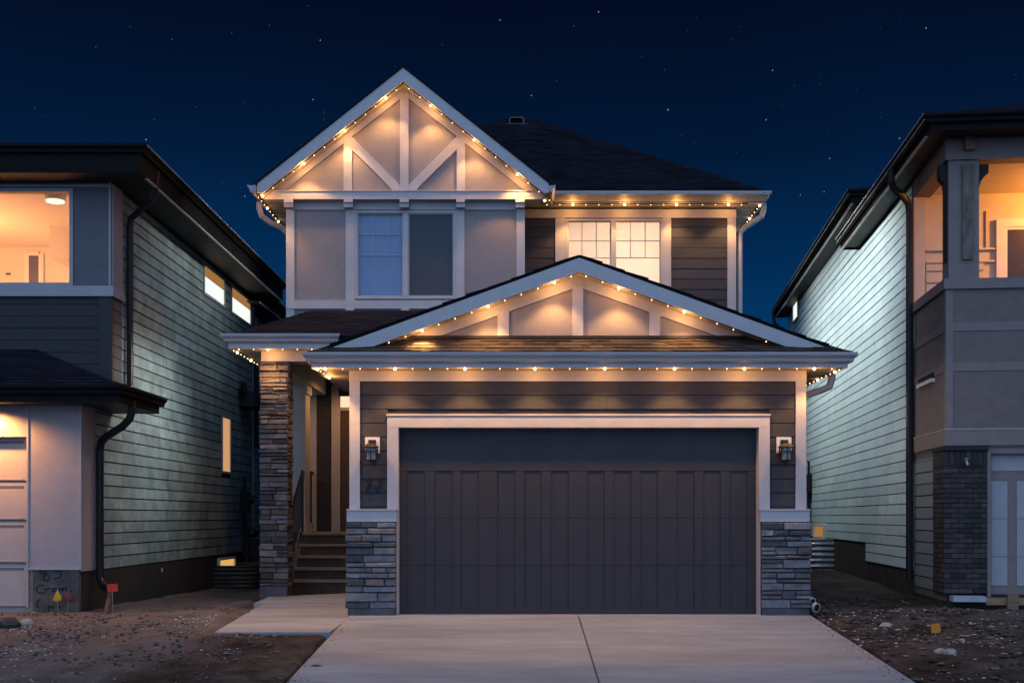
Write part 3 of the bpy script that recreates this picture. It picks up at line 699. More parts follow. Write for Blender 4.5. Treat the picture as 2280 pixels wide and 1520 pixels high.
# windows on the side (u = depth)
def side_u(px, x): return x*F/(px-CX)
su = [(side_u(455,LX), side_u(500,LX)), (side_u(516,LX), side_u(558,LX))]
zt_, zb_ = Z(590,su[0][0]), Z(649,su[0][0])
tall = (side_u(495,LX), side_u(513,LX), Z(1050,side_u(503,LX)), Z(930,side_u(503,LX)))
holes = [(a-.04, b+.04, zb_-.06, zt_+.06) for a, b in su] + [(tall[0]-.04, tall[1]+.04, tall[2]-.04, tall[3]+.04)]
planks(LH, M['sidingL'], sideP(LX-.02, 1), side_u(273,LX), 27.05, wz0, 6.36, .178, .014, holes=holes, lens=(1.8,3.4), seed=21, jointz=.020)
planks(LH, M['sidingL'], sideP(LX-.02, 1), side_u(212,LX), side_u(273,LX)-.0, wz0, 3.08, .178, .014, lens=(1.8,3.4), seed=22, jointz=.020)
planks(LH, M['sidingL'], sideP(LX-.16, 1), 27.12, 33, wz0, 6.1, .178, .014, lens=(1.8,3.4), seed=23, jointz=.020)
for a, b in su:
    f = MB()
    q = MB(); ring(q, a-.04, b+.04, zb_-.06, zt_+.06, -.05, .012, .055)
    f.add([(LX - v[1]*-1 , v[0], v[2]) for v in q.v], q.f)
    wn_ = obj('window', f, M['ltrim'], LH)
    obj('pane', MB().box(LX-.016, LX-.011, a+.015, b-.015, zb_-.005, zt_-.20), M['litwin'], wn_)
    obj('blind_gap', MB().box(LX-.017, LX-.012, a+.015, b-.015, zt_-.20, zt_+.005), M['litamb'], wn_)
q = MB(); ring(q, tall[0]-.04, tall[1]+.04, tall[2]-.04, tall[3]+.04, -.05, .012, .05)
wn_ = obj('window', MB().add([(LX + v[1], v[0], v[2]) for v in q.v], q.f), M['ltrim'], LH)
obj('pane', MB().box(LX-.016, LX-.011, tall[0]+.01, tall[1]-.01, tall[2]+.01, tall[3]-.01), emit('lit amber hall window', (1.0,.52,.24), .62), wn_)
obj('corner_board', MB().box(LX-.03, LX+.012, 27.0, 27.14, wz0, 6.3), lt, LH)
# foundation
fb = MB().box(LX-.13, LX-.035, LL+.1, 34, -.6, wz0+.01)
fb.box(X(72,LL), LX-.035, LL+.02, LL+.1, -.6, Z(1266,LL)); obj('foundation', fb, M['found'], LH)
# front, upper storey
zs, zh = Z(632,LU), Z(424,LU)
wx0, wx1 = X(-260,LU), X(157,LU)
f = MB(); wall_y(f, -12, LX-.02, 2.9, 6.6, LU+.03, LU+.13, [(wx0, wx1, zs, zh)]); obj('wall', f, M['darksid'], LH)
obj('front_panel', pxbox(MB(), 163, 243, 413, 636, LU+.01, .03), M['greypan'], LH)
obj('front_panel', pxbox(MB(), -400, 243, 385, 411, LU+.008, .03), M['greypan'], LH)
obj('panel_bead', pxbox(MB(), -400, 243, 411, 416, LU-.002, .03), lt, LH)
obj('corner_bead', pxbox(MB(), 242, 246, 385, 660, LU-.004, .05), lt, LH)
obj('side_panel', MB().box(LX-.02, LX+.006, LU+.045, side_u(273,LX)-.01, Z(640,LU), 6.36), M['stucco'], LH)
obj('belt_board', MB().box(-12, LX+.035, LU-.035, LU+.03, Z(660,LU), Z(637,LU)), lt, LH)
obj('belt_board', MB().box(LX-.02, LX+.035, LU+.03, side_u(273,LX)-.01, Z(660,LU), Z(637,LU)), lt, LH)
planks(LH, M['darksid'], frontP(LU+.03), -11, X(220,LU), 2.9, Z(660,LU), .182, .014, lens=(2.5,3.6), seed=24)
planks(LH, M['slate_lit'], sideP(LX-.02, 1), LU+.05, side_u(273,LX)-.01, 3.02, Z(660,LU), .182, seed=25, jointz=.012)
obj('corner_board', pxbox(MB(), 220, 249, 660, 870, LU-.006, .04), M['darksid'], LH)
fw = MB(); ring(fw, wx0+.002, wx1+.04, zs-.035, zh+.035, LU-.012, LU+.12, .055)
lw = obj('window', fw, lt, LH)
obj('pane', MB().box(wx0+.06, wx1-.02, LU+.05, LU+.056, zs+.02, zh-.02), M['glass'], lw)
# the lit room behind it
rx0, rx1, ry1, rz0, rz1 = wx0-.6, LX-.14, 22.2, 4.5, zh+.10
zcl = 6.43
rm = MB(); rm.box(rx0, rx1, ry1, ry1+.05, rz0, zcl); rm.box(rx0-.05, rx0, LU+.14, ry1, rz0, zcl); rm.box(rx1, rx1+.02, LU+.14, ry1, rz0, zcl)
rm.box(rx0, rx1, LU+.14, ry1, zcl, zcl+.03); rm.box(rx0, rx1, LU+.14, ry1, rz0-.05, rz0)
bx0, bx1 = X(110,20.6), rx1
rm.box(bx0, bx1, 20.6, ry1, Z(575,20.6), zcl)
obj('room', rm, M['cream'], lw)
dr0, dr1 = X(66,ry1), X(88,ry1)
obj('thermostat', MB().box(X(14,ry1), X(24,ry1), ry1-.03, ry1, Z(612,ry1), Z(608,ry1)), M['darkdoor'], lw)
obj('interior_door', MB().box(dr0, dr1, ry1-.03, ry1, rz0, Z(570,ry1)), M['darkdoor'], lw)
obj('door_casing', MB().box(dr0-.09, dr0, ry1-.045, ry1, rz0, Z(566,ry1)).box(dr1, dr1+.09, ry1-.045, ry1, rz0, Z(566,ry1)).box(dr0, dr1, ry1-.045, ry1, Z(570,ry1), Z(562,ry1)), M['white'], lw)
lc = at(123, 437, 18.6)
obj('ceiling_light', MB().tube([(lc.x,18.6,zcl),(lc.x,18.6,zcl-.09)], .16, .16, 18), M['white'], lw)
obj('light_diffuser', MB().tube([(lc.x,18.6,zcl-.09),(lc.x,18.6,zcl-.115)], .14, .14, 18), M['ceillamp'], lw)
lamp('room_lamp', 'POINT', (-9.9, 19.7, 5.5), 235, (1.0,.38,.11), lw, .15)
lamp('hall_lamp', 'POINT', (X(125,21.3), 21.5, 5.0), 9, (1.0,.66,.38), lw, .03)
# roof, soffit, gutters
ezL = 6.62
fx, fy = -5.59, 17.15
ro = MB()
pk = .33
ro.prism([(-14,fy-.02,ezL+.15),(fx+.02,fy-.02,ezL+.15),(fx-5.1,fy+5.1,ezL+.15+5.1*pk),(-14,fy+5.1,ezL+.15+5.1*pk)], (0,0,-.03))
ro.prism([(fx+.02,fy-.02,ezL+.15),(fx+.02,27.6,ezL+.15),(fx-5.1,27.6,ezL+.15+5.1*pk),(fx-5.1,fy+5.1,ezL+.15+5.1*pk)], (0,0,-.03))
obj('roof', ro, M['roof'], LH)
obj('soffit', MB().box(-14, fx-.02, fy+.02, LU+.02, 6.37, 6.385).box(LX-.03, fx-.02, LU+.02, 27.4, 6.37, 6.385), M['soffitB'], LH)
obj('fascia', MB().box(-14, fx, fy, fy+.02, 6.36, 6.74), M['fasciaB'], LH)
obj('fascia', MB().box(fx-.02, fx, fy+.02, 27.4, 6.36, 6.74).box(LX-.1, fx-.02, 27.38, 27.40, 6.36, 6.74), M['fasciaB'], LH)
obj('fascia_edge', MB().box(fx-.03, fx+.012, fy+.3, 27.38, 6.345, 6.362), M['highlight'], LH)
obj('gutter', MB().sweep(GUT2, (-14,fy,6.64), (fx,fy,6.64), (0,-1,0), 0, 1), M['fasciaB'], LH)
obj('gutter', MB().sweep(GUT2, (fx,fy+.002,6.64), (fx,27.4,6.64), (1,0,0), 1, 0), M['fasciaB'], LH)
obj('gutter_highlight', MB().box(fx+.098, fx+.108, fy, 27.4, 6.748, 6.766), M['highlight'], LH)
# lower eave of the rear part
obj('soffit', MB().box(LX-.16, -5.92, 26.4, 34, 6.18, 6.195), M['soffitB'], LH)
obj('fascia', MB().box(-5.92, -5.90, 26.4, 34, 6.17, 6.45), M['fasciaB'], LH)
obj('gutter', MB().sweep(GUT2, (-5.9,26.4,6.35), (-5.9,34,6.35), (1,0,0)), M['fasciaB'], LH)
obj('fascia_edge', MB().box(-5.925, -5.888, 26.4, 34, 6.155, 6.172), M['highlight'], LH)
obj('gutter_highlight', MB().box(-5.802, -5.792, 26.4, 34, 6.458, 6.476), M['highlight'], LH)
obj('roof', MB().prism([(-5.88,26.4,6.48),(-5.88,34,6.48),(-9,34,7.4),(-9,26.4,7.4)], (0,0,-.03)), M['roof'], LH)
# lower roof over the garage
ge, gx_, gy_ = 3.10, -5.50, 15.98
lowf = [(-14,gy_,ge),(gx_,gy_,ge),(-7.35,LU,3.84),(-14,LU,3.84)]
obj('lower_roof', MB().prism(lowf, (0,0,-.03)), M['roof2'], LH)
obj('lower_roof', MB().prism([(gx_,gy_,ge),(gx_,17.8,ge),(-7.35,17.8,3.84),(-7.35,LU,3.84)], (0,0,-.03)), M['roof'], LH)
shingles(LH, M['roof'], *[Vector(p)+Vector((0,0,.004)) for p in lowf], exp=.143, seed=33, name='lower_shingles', lift=.010)
obj('soffit', MB().box(-14, gx_-.02, gy_+.02, LL+.05, 2.885, 2.90).box(LX-.02, gx_-.02, LL+.05, 17.75, 2.885, 2.90), M['soffitB'], LH)
obj('fascia', MB().box(-14, gx_, gy_, gy_+.02, 2.875, 3.08).box(gx_-.02, gx_, gy_+.02, 17.76, 2.875, 3.08), M['fasciaB'], LH)
obj('fascia', MB().box(LX, gx_-.02, 17.74, 17.76, 2.875, 3.08), M['knotty'], LH)
obj('gutter', MB().sweep(GUT2, (-14,gy_,2.985), (gx_,gy_,2.985), (0,-1,0), 0, 1), M['fasciaB'], LH)
obj('gutter', MB().sweep(GUT2, (gx_,gy_+.002,2.985), (gx_,17.82,2.985), (1,0,0), 1, 0), M['fasciaB'], LH)
# lower front: stucco panel, garage door
obj('wall', MB().box(X(62,LL), LX-.02, LL+.01, LL+.12, Z(1266,LL), 2.9).box(-14, X(62,LL), LL+.01, LL+.12, Z(968,LL), 2.9), M['stucco'], LH)
obj('side_panel', MB().box(LX-.02, LX+.004, LL+.03, side_u(212,LX)-.01, wz0, 2.885), M['stucco'], LH)
obj('corner_bead', pxbox(MB(), 176.5, 180.5, 888, 1267, LL-.004, .03), lt, LH)
obj('base_bead', pxbox(MB(), 60, 180.5, 1264, 1268, LL-.006, .02), lt, LH)
obj('panel_bead', pxbox(MB(), 59, 63, 888, 1352, LL-.004, .03), lt, LH)
obj('head_bead', pxbox(MB(), -600, 59, 968, 972, LL-.004, .03), lt, LH)
gl = obj('garage_door', MB().box(-13, X(60,LL), LL+.16, LL+.2, -.05, Z(970,LL)), M['gdoorL'], LH)
rows = [(975,1070),(1074,1157),(1161,1252),(1256,1350)]
for k, (a, b) in enumerate(rows):
    yy = LL+.12
    obj('door_section', MB().box(-13, X(61,yy), yy, yy+.04, Z(b,yy)+.004, Z(a,yy)-.004), M['gdoorL'], gl)
    obj('panel_lip', MB().box(-13, X(53,yy), yy-.012, yy, Z(b,yy)+.012, Z(b,yy)+.03), M['gdoorL'], gl)
    obj('panel_groove', MB().box(-13, X(53,yy), yy-.004, yy, Z(a,yy)-.075, Z(a,yy)-.045), M['greypan'], gl)
obj('threshold', MB().box(-13, X(66,LL), LL-.05, LL+.2, -.12, -.05), M['lumber'], LH)
obj('door_post', MB().box(X(63,LL), X(72,LL), LL+.03, LL+.14, -.1, Z(1268,LL)), M['lumber'], LH)
# spray paint on the foundation, traced as strokes
def strokes(parent, name, lines, y, wpx, m):
    mb = MB()
    for ln in lines:
        for (a, b) in zip(ln, ln[1:]):
            d = math.hypot(b[0]-a[0], b[1]-a[1]) or 1; nx, ny_ = -(b[1]-a[1])/d*wpx/2, (b[0]-a[0])/d*wpx/2
            ex, ey = (b[0]-a[0])/d*.6, (b[1]-a[1])/d*.6
            mb.prism([at(a[0]+nx-ex,a[1]+ny_-ey,y), at(b[0]+nx+ex,b[1]+ny_+ey,y), at(b[0]-nx+ex,b[1]-ny_+ey,y), at(a[0]-nx-ex,a[1]-ny_-ey,y)], (0,.004+.0005*random.random(),0))
    return obj(name, mb, m, parent, kind='stuff')
sc7 = lambda L: [(a/7.125, 1230+b/7.125) for a, b in L]
strokes(LH, 'spray_lettering', [sc7(x) for x in (
    [(630,300),(660,330),(720,320),(755,270),(640,280),(630,300)], [(720,320),(690,380),(700,430),(760,440),(795,410),(780,370),(720,330)],
    [(880,285),(950,300),(970,345),(930,395),(850,415)],
    [(690,520),(620,510),(575,560),(590,620),(640,640),(690,625)], [(715,640),(720,580),(760,560),(800,565)], [(850,560),(825,580),(840,610),(880,600),(890,570),(850,560)],
    [(935,610),(940,570),(975,565),(990,600)], [(990,600),(1000,555),(1040,550),(1055,610)], [(1130,600),(1136,606)],
    [(640,730),(590,770),(580,850),(610,860)], [(770,840),(765,930)], [(770,850),(830,840),(850,870)], [(930,850),(960,860)], [(1085,860),(1090,930)])], LL+.016, 2.4, M['paint'])
# downspouts
obj('downspout', MB().tube([(fx-.02,17.95,6.62),(fx-.03,17.95,6.36),(fx-.1,18.0,6.2),(-5.95,18.2,6.07),(-6.11,18.3,5.98),(-6.135,18.32,5.85),(-6.135,18.32,3.36),(-6.13,18.30,3.30),(-6.07,18.24,3.18)], .052, .042, 10, .6), M['black'], LH)
gp = (-5.54, 16.75)
obj('downspout', MB().tube([(gp[0]+.0,16.62,2.96),(gp[0],16.62,2.80),(-5.58,16.64,2.70),(-5.70,16.70,2.60),(-6.0,16.9,2.47),(-6.09,16.95,2.40),(-6.125,16.98,2.28),(-6.125,16.98,.52),(-6.11,16.96,.40),(-6.03,16.88,.30),(-5.86,16.72,.24)], .055, .045, 10, .6), M['black'], LH)
obj('downspout_extension', MB().tube([(-5.86,16.70,.27),(-5.80,16.35,-.02),(-5.78,16.2,-.17)], .040, .034, 10, .6), M['riser'], LH)
obj('extension_end', MB().tube([(-5.78,16.2,-.15),(-5.775,16.17,-.20)], .048, .042, 10, .6), M['black'], LH)
# wall lamp that lights the garage door from beyond the frame
LP = thing('downlight', 'warm round downlight in the black soffit above the pale garage door', 'downlight', (-7.5, LL-.13, 2.88))
obj('lamp_ring', MB().tube([(-7.5,LL-.26,2.884),(-7.5,LL-.26,2.862)], .085, .085, 18), M['white'], LP)
obj('lamp_bulb', MB().tube([(-7.5,LL-.26,2.861),(-7.5,LL-.26,2.857)], .06, .06, 16), M['ceillamp'], LP)
lamp('downlight_beam', 'SPOT', (-7.5,LL-.26,2.84), 270, (1.0,.42,.12), LP, .05, 160, .5)

# things on and by the left side wall
def meter(name, label, cat, x, s, u, z, frame=None):
    t = thing(name, label, cat, (x, u, z)) if frame is None else thing(name, label, cat, (0,0,0), local=True)
    if frame is not None: t.parent = frame
    g = lambda a, b, c, d, e_, f_: MB().box(x+s*a, x+s*b, u+c, u+d, z+e_, z+f_)
    obj('meter_box', g(.0,.16,-.16,.16,-.05,.42), M['blackmat'], t)
    d_ = MB().tube([(x+s*.16,u,z+.24),(x+s*.27,u,z+.24)], .095, .095, 14); obj('meter_dial', d_, M['black'], t)
    obj('conduit', MB().tube([(x+s*.06,u,z+.42),(x+s*.06,u,z+.75)], .03, .03, 8), M['blackmat'], t)
    obj('conduit', MB().tube([(x+s*.06,u-.02,z-.05),(x+s*.06,u-.02,z-1.25)], .045, .045, 8), M['blackmat'], t)
    return t
u1 = side_u(537, LX)
meter('electric_meter', 'black electric meter with conduit on pale green siding beside the stone column', 'electric meter', LX+.02, 1, u1, Z(1135,u1))
u2 = side_u(566, LX+.3)
GM = thing('gas_meter', 'black gas meter with pipes behind the foot of the stone column', 'gas meter', (LX+.25, u2, .5))
obj('regulator', MB().ball((LX+.25,u2,.95), .15, 12, 8, .7), M['black'], GM); obj('meter_body', MB().box(LX+.1,LX+.42,u2-.2,u2+.2,.45,.82), M['blackmat'], GM)
obj('pipe', MB().tube([(LX+.2,u2-.25,-.1),(LX+.2,u2-.25,.9),(LX+.25,u2-.12,.97)], .03, .03, 8), M['black'], GM)
obj('dial', MB().tube([(LX+.43,u2-.05,.62),(LX+.46,u2-.05,.62)], .08, .08, 12), M['wire'], GM)
u3 = side_u(562, LX+.2)
VH = thing('patch_stand_in', 'black box dark patch stand-in on pale siding left of the column top', 'dark patch stand-in', (LX, u3, Z(885,u3)))  # made-up box where the wall shows only a dark patch
zc_ = Z(888, u3)
obj('patch_box', MB().add([(LX,u3-.42,zc_+.2),(LX,u3+.55,zc_+.2),(LX,u3+.55,zc_-.2),(LX,u3-.42,zc_-.2),(LX+.30,u3-.30,zc_+.12),(LX+.30,u3+.5,zc_+.12),(LX+.34,u3+.5,zc_-.2),(LX+.34,u3-.30,zc_-.2)], [(0,1,2,3),(4,5,6,7),(0,1,5,4),(1,2,6,5),(2,3,7,6),(3,0,4,7)]), M['blackmat'], VH)
obj('patch_tail', MB().tube([(LX+.12,u3-.46,zc_+.05),(LX+.12,u3-.52,zc_+.24),(LX+.12,u3-.50,zc_+.32)], .06, .06, 8), M['blackmat'], VH)
obj('rain_pipe', MB().tube([(LX+.08,27.0,5.9),(LX+.08,27.0,2.9)], .05, .05, 8), M['black'], LH)

def window_well(label, cx, cy, hw_, dep, z0, z1, facing, frame=None, gm='galv'):
    """corrugated half-round steel well; facing = +1 opens from a wall at its -x side, -1 from a wall at its +x side"""
    t = thing('window_well', label, 'window well', (cx, cy, z0), 'corrugated window wells') if frame is None else thing('window_well', label, 'window well', (0,0,0), 'corrugated window wells', local=True)
    if frame is not None: t.parent = frame
    n, m_ = 16, 40; vs = []; fs = []
    for j in range(m_+1):
        z = z0 + (z1-z0)*j/m_; k = .018*math.sin(j/m_*2*math.pi*7)
        for i in range(n+1):
            th = math.pi*i/n; ca, sa = math.cos(th), math.sin(th)
            pw = lambda v: math.copysign(abs(v)**.55, v)
            vs.append((cx + facing*(dep+k)*pw(sa), cy - (hw_+k)*pw(ca), z))
    for j in range(m_):
        for i in range(n): a = j*(n+1)+i; fs.append((a, a+1, a+n+2, a+n+1))
    nv = len(vs); inner = [(cx+(v[0]-cx)*.985, cy+(v[1]-cy)*.985, v[2]) for v in vs]
    mb = MB().add(vs, fs); mb.add(inner, [f[::-1] for f in fs])
    top = [m_*(n+1)+i for i in range(n)]
    mb.f += [(a, a+1, nv+a+1, nv+a) for a in top]
    me = obj('well_wall', mb, M[gm], t)
    rim = [Vector(vs[m_*(n+1)+i]) + Vector((0,0,.01)) for i in range(n+1)]
    obj('well_rim', MB().tube(rim, .016, .016, 6), M[gm], t)
    return t
u4 = side_u(512, LX+.6)
window_well('dark corrugated window well behind the stone column foot', LX-.03, 24.6, .95, .95, -.3, .30, 1, gm='galvd')
bw = thing('basement_window', 'small glowing basement window just above the dark window well', 'window', (LX, 24.1, .3))
q = MB(); ring(q, side_u(486,LX), side_u(522,LX), .12, Z(1241,24.2), -.02, .03, .05); obj('frame', MB().add([(LX+v[1], v[0], v[2]) for v in q.v], q.f), M['white'], bw)
obj('pane', MB().box(LX-.01, LX-.005, side_u(486,LX)+.04, side_u(522,LX)-.04, .16, Z(1241,24.2)-.04), M['litbase'], bw)

# ================================================================== RIGHT HOUSE (turned a few degrees with the bend of the street)
RA = math.atan(268.0/F); RO = Vector((6.27, 18.66, 0))
rr_, rd_ = Vector((math.cos(RA), -math.sin(RA), 0)), Vector((math.sin(RA), math.cos(RA), 0))
RH = thing('house', 'house with orange lit balcony over dark brick and pale mint side siding', 'house', RO, rotz=-RA, local=True)
def loc_ray(px, py):
    o = Vector((0,0,CAMZ)) - RO; d = Vector(((px-CX)/F, 1, (CY-py)/F))
    return Vector((o.dot(rr_), o.dot(rd_), o.z)), Vector((d.dot(rr_), d.dot(rd_), d.z))
def rx_(px, py, c): o, d = loc_ray(px, py); return o + d*((c-o.x)/d.x)
def ry_(px, py, c): o, d = loc_ray(px, py); return o + d*((c-o.y)/d.y)
def rfront(mb, p0, p1, q0, q1, y, th, pm=None):
    pm = pm or (min(p1, 2280)+p0)/2
    return mb.box(ry_(p0,1150,y).x, ry_(p1,1150,y).x, y, y+th, ry_(pm,q1,y).z, ry_(pm,q0,y).z)
FYR = -2.0
w = MB(); w.box(.02, .14, 0.02, 4.06, .465, 6.9); w.box(.02, .14, 4.06, 16.1, .83, 6.9); w.box(.02, .14, 3.9, 16.1, 6.9, 7.5); w.box(.02, .14, -1.9, .02, .1, 4.6)
obj('wall', w, M['taupeS'], RH)
pR = lambda u, z, out: (.02 - out, u, z)
planks(RH, M['sidingR'], pR, .06, 16.05, .82, 6.66, .178, .014, lens=(2.0,3.6), seed=51, jointz=.016, zstart=.463+.178*2)
planks(RH, M['sidingR'], pR, .06, 4.06, .463, .819, .178, .014, lens=(2.0,3.6), seed=52, jointz=.020)
planks(RH, M['sidingR'], pR, 4.75, 16.05, 6.66, 7.28, .178, .014, lens=(2.0,3.6), seed=53, jointz=.016, zstart=.463+.178*34)
planks(RH, M['sidingR_dim'], pR, -1.34, -.02, .22, 2.22, .178, .014, lens=(2.0,3.6), seed=54, jointz=.020)
obj('foundation', MB().box(.03, .2, -1.9, 16.1, -.5, .465).box(.03, .2, 4.06, 16.1, .465, .83).box(.03, 9, -1.93, -1.7, -.5, ry_(2150,1322,-1.93).z), M['foundR'], RH)
# eaves
gz_ = 6.66; gx0 = -.34; gf = -2.52
obj('fascia', MB().box(gx0, gx0+.02, gf, 4.78, gz_, 6.86), M['fasciaB'], RH); obj('fascia', MB().box(gx0+.02, 10, gf, gf+.02, gz_, 6.86), M['fasciaB'], RH)
obj('fascia', MB().box(gx0+.02, .02, 4.76, 4.78, gz_, 6.86), M['fasciaB'], RH)
obj('fascia_edge', MB().box(gx0-.012, gx0+.03, gf+.25, 4.76, gz_-.014, gz_+.001), M['highlight'], RH)
obj('gutter', MB().sweep(GUT2, (gx0,gf,6.755), (gx0,4.80,6.755), (-1,0,0), 1, 0), M['fasciaB'], RH)
obj('gutter', MB().sweep(GUT2, (gx0,gf,6.755), (10,gf,6.755), (0,-1,0), 1, 0), M['fasciaB'], RH)
obj('soffit', MB().box(gx0+.02, 10, gf+.02, -1.9, 6.70, 6.715).box(gx0+.02, .02, -1.9, 4.76, 6.70, 6.715), M['soffitB'], RH)
pk = .40
obj('roof', MB().prism([(gx0-.03,gf-.03,6.88),(10,gf-.03,6.88),(10,gf+5,6.88+5*pk),(gx0+5,gf+5,6.88+5*pk)], (0,0,-.03)).prism([(gx0-.03,gf-.03,6.88),(gx0+5,gf+5,6.88+5*pk),(gx0+3,4.8,6.88+3*pk),(gx0-.03,4.8,6.88)], (0,0,-.03)), M['roof'], RH)
obj('gutter_highlight', MB().box(gx0-.110, gx0-.100, gf-.06, 4.80, 6.862, 6.882), M['highlight'], RH)
obj('gutter_highlight', MB().box(gx0-.090, gx0-.070, gf-.02, 4.80, 6.800, 6.812), M['highlight'], RH)
f2 = 3.45
obj('gutter_highlight', MB().box(gx0-.110, gx0-.100, f2-.06, 16.45, 7.477, 7.497), M['highlight'], RH)
obj('gutter_highlight', MB().box(gx0-.090, gx0-.070, f2-.02, 16.45, 7.415, 7.427), M['highlight'], RH)
obj('fascia', MB().box(gx0, gx0+.02, f2, 16.4, 7.27, 7.47).box(gx0+.02, 1.2, f2, f2+.02, 7.27, 7.47).box(gx0, .3, 16.38, 16.4, 7.27, 7.47), M['fasciaB'], RH)
obj('fascia_edge', MB().box(gx0-.012, gx0+.03, f2+.1, 16.38, 7.256, 7.271), M['highlight'], RH)
obj('gutter', MB().sweep(GUT2, (gx0,f2,7.37), (gx0,16.45,7.37), (-1,0,0), 1, 0), M['fasciaB'], RH)
obj('gutter', MB().sweep(GUT2, (gx0,f2,7.37), (1.2,f2,7.37), (0,-1,0), 1, 0), M['fasciaB'], RH)
obj('soffit', MB().box(gx0+.02, .02, f2+.02, 16.38, 7.285, 7.30), M['soffitB'], RH)
obj('roof', MB().prism([(gx0-.03,f2-.03,7.50),(gx0+4,f2+4,7.50+4*pk),(gx0+4,12.5,7.50+4*pk),(gx0-.03,16.45,7.50)], (0,0,-.03)).prism([(gx0-.03,f2-.03,7.50),(gx0+8,f2-.03,7.50),(gx0+4,f2+4,7.50+4*pk)], (0,0,-.03)), M['roof'], RH)
# far window and downspouts
wu = rx_(1773, 700, 0).y
q = MB(); ring(q, wu-.55, wu+.5, rx_(1767,722,0).z, rx_(1767,680,0).z, -.045, .02, .05)
wn_ = obj('window', MB().add([(v[1]+.0, v[0], v[2]) for v in q.v], q.f), M['galv'], RH)
obj('pane', MB().box(-.022, -.018, wu-.5, wu+.45, rx_(1767,722,0).z+.05, rx_(1767,680,0).z-.05), M['litwin'], wn_)
obj('downspout', MB().tube([(-.40,16.2,7.38),(-.40,16.2,7.2),(-.36,16.2,7.05),(-.14,16.2,6.85),(-.08,16.2,6.7),(-.08,16.2,.5)], .05, .04, 8, .6), M['black'], RH)
obj('downspout', MB().tube([(-.40,-.30,6.77),(-.40,-.28,6.60),(-.36,-.24,6.50),(-.2,-.14,6.40),(-.10,-.07,6.31),(-.07,-.05,6.18),(-.07,-.05,.30)], .055, .045, 10, .6), M['black'], RH)
# balcony: beam, parapet, post
by = FYR
obj('corner_board', MB().box(-.012, .14, -.02, .06, 2.2, 6.70), M['taupeS'], RH)
obj('beam', MB().box(0, 10, by, by+.28, 6.40, 6.70).box(0, .26, by+.28, -.0, 6.40, 6.70), M['taupet'], RH)
obj('beam_end', rfront(MB(), 2150, 2172, 303, 332, by-.10, .10), M['wood'], RH)
zc = ry_(2150, 620, by).z; z642 = ry_(2150, 643, by).z
obj('parapet_cap', MB().box(-.03, 10, by-.03, by+.16, z642, zc).box(-.03, .16, by+.16, .0, z642, zc), M['taupet'], RH)
obj('parapet', MB().box(.012, 10, by+.012, by+.14, 2.3, z642).box(.012, .14, by+.14, .0, 2.3, z642), M['taupe'], RH)
zr = [ry_(2150, q_, by).z for q_ in (733, 822, 952, 956, 991)]
obj('corner_board', MB().box(0, .10, by, by+.02, zr[4], z642).box(0, .02, by+.02, by+.12, zr[4], z642), M['taupet'], RH)
for zz, h in ((zr[0], .05), (zr[1], .05)):
    obj('seam_board', MB().box(.10, 10, by+.001, by+.02, zz-.02, zz+.10), M['taupet'], RH)
    obj('seam_board', MB().box(.001, .02, by+.12, -.02, zz-.02, zz+.10), M['taupet'], RH)
obj('band_board', MB().box(-.012, 10, by-.012, by+.012, zr[4], zr[2]-.03).box(-.012, .012, by+.012, -.03, zr[4], zr[2]-.03), M['taupet'], RH)
obj('flashing', MB().box(-.02, 10, by-.02, by+.012, zr[2]-.03, zr[2]-.012).box(-.02, .012, by+.012, -.03, zr[2]-.03, zr[2]-.012), M['ltrim'], RH)
sv = rx_(2047, 862, 0), rx_(2080, 847, 0)
vt = obj('slot_vent', MB().box(-.05, .012, sv[1].y, sv[0].y, sv[0].z-.02, sv[0].z+.035), M['white'], RH)
obj('vent_gap', MB().box(-.02, .012, sv[1].y, sv[0].y, sv[0].z+.035, sv[0].z+.12), M['blackmat'], vt)
py_ = by+.04
a, b = ry_(2112,500,py_).x, ry_(2180,500,py_).x
obj('balcony_post', MB().box(a, b, py_, py_+.34, zc, 6.40), M['taupet'], RH)
obj('knotty_board', rfront(MB(), 2143, 2167, 366, 577, py_-.04, .04), M['knotty'], RH)
br = lambda p0, p1: [ry_(x_, y_, py_) for x_, y_ in (p0, p1)]
def bracket(pts): 
    obj('bracket', MB().prism([ry_(x_, y_, py_+.06) for x_, y_ in pts], (0,.16,0)), M['blackmat'], RH)
bracket([(2092,366),(2113,366),(2113,583),(2107,583),(2106,430),(2103,408),(2092,396)])
bracket([(2178,366),(2201,366),(2201,385),(2192,392),(2184,404),(2179,420)])
# balcony room
fz = 3.9
obj('balcony_wall', MB().box(.14, 6, .02, .10, fz, 6.72), M['balc'], RH)
obj('balcony_wall', MB().box(6, 6.1, by+.2, .1, fz, 6.72), M['balc'], RH)
obj('balcony_ceiling', MB().box(.26, 6, by+.28, .02, 6.44, 6.46), M['balc'], RH)
obj('balcony_floor', MB().box(.14, 6, by+.14, .02, fz-.05, fz), M['taupe'], RH)
obj('parapet_lining', MB().box(.14, 6, by+.14, by+.15, fz, z642), M['balc'], RH)
obj('pilaster', MB().box(.0, ry_(2060,600,-.03).x, -.03, .02, zr[0], 6.40), M['balc'], RH)
for q_ in (557, 584):
    zz = ry_(2085, q_, 0).z; obj('ledge_board', MB().box(ry_(2061,600,0).x, ry_(2215,600,0).x, -.035, .02, zz-.015, zz+.012), M['balc'], RH)
for q0_, q1_ in ((588,603),(607,629),(633,660)):
    obj('plank', MB().box(ry_(2062,600,0).x, ry_(2190,600,0).x, -.018, .02, ry_(2085,q1_,0).z, ry_(2085,q0_,0).z), M['balc'], RH)
obj('control_joint', rfront(MB(), 2194, 2195.5, 470, 556, -.004, .02), M['knotty'], RH)
dx = ry_(2219, 500, -.05).x; dzt = ry_(2240, 487, -.05).z
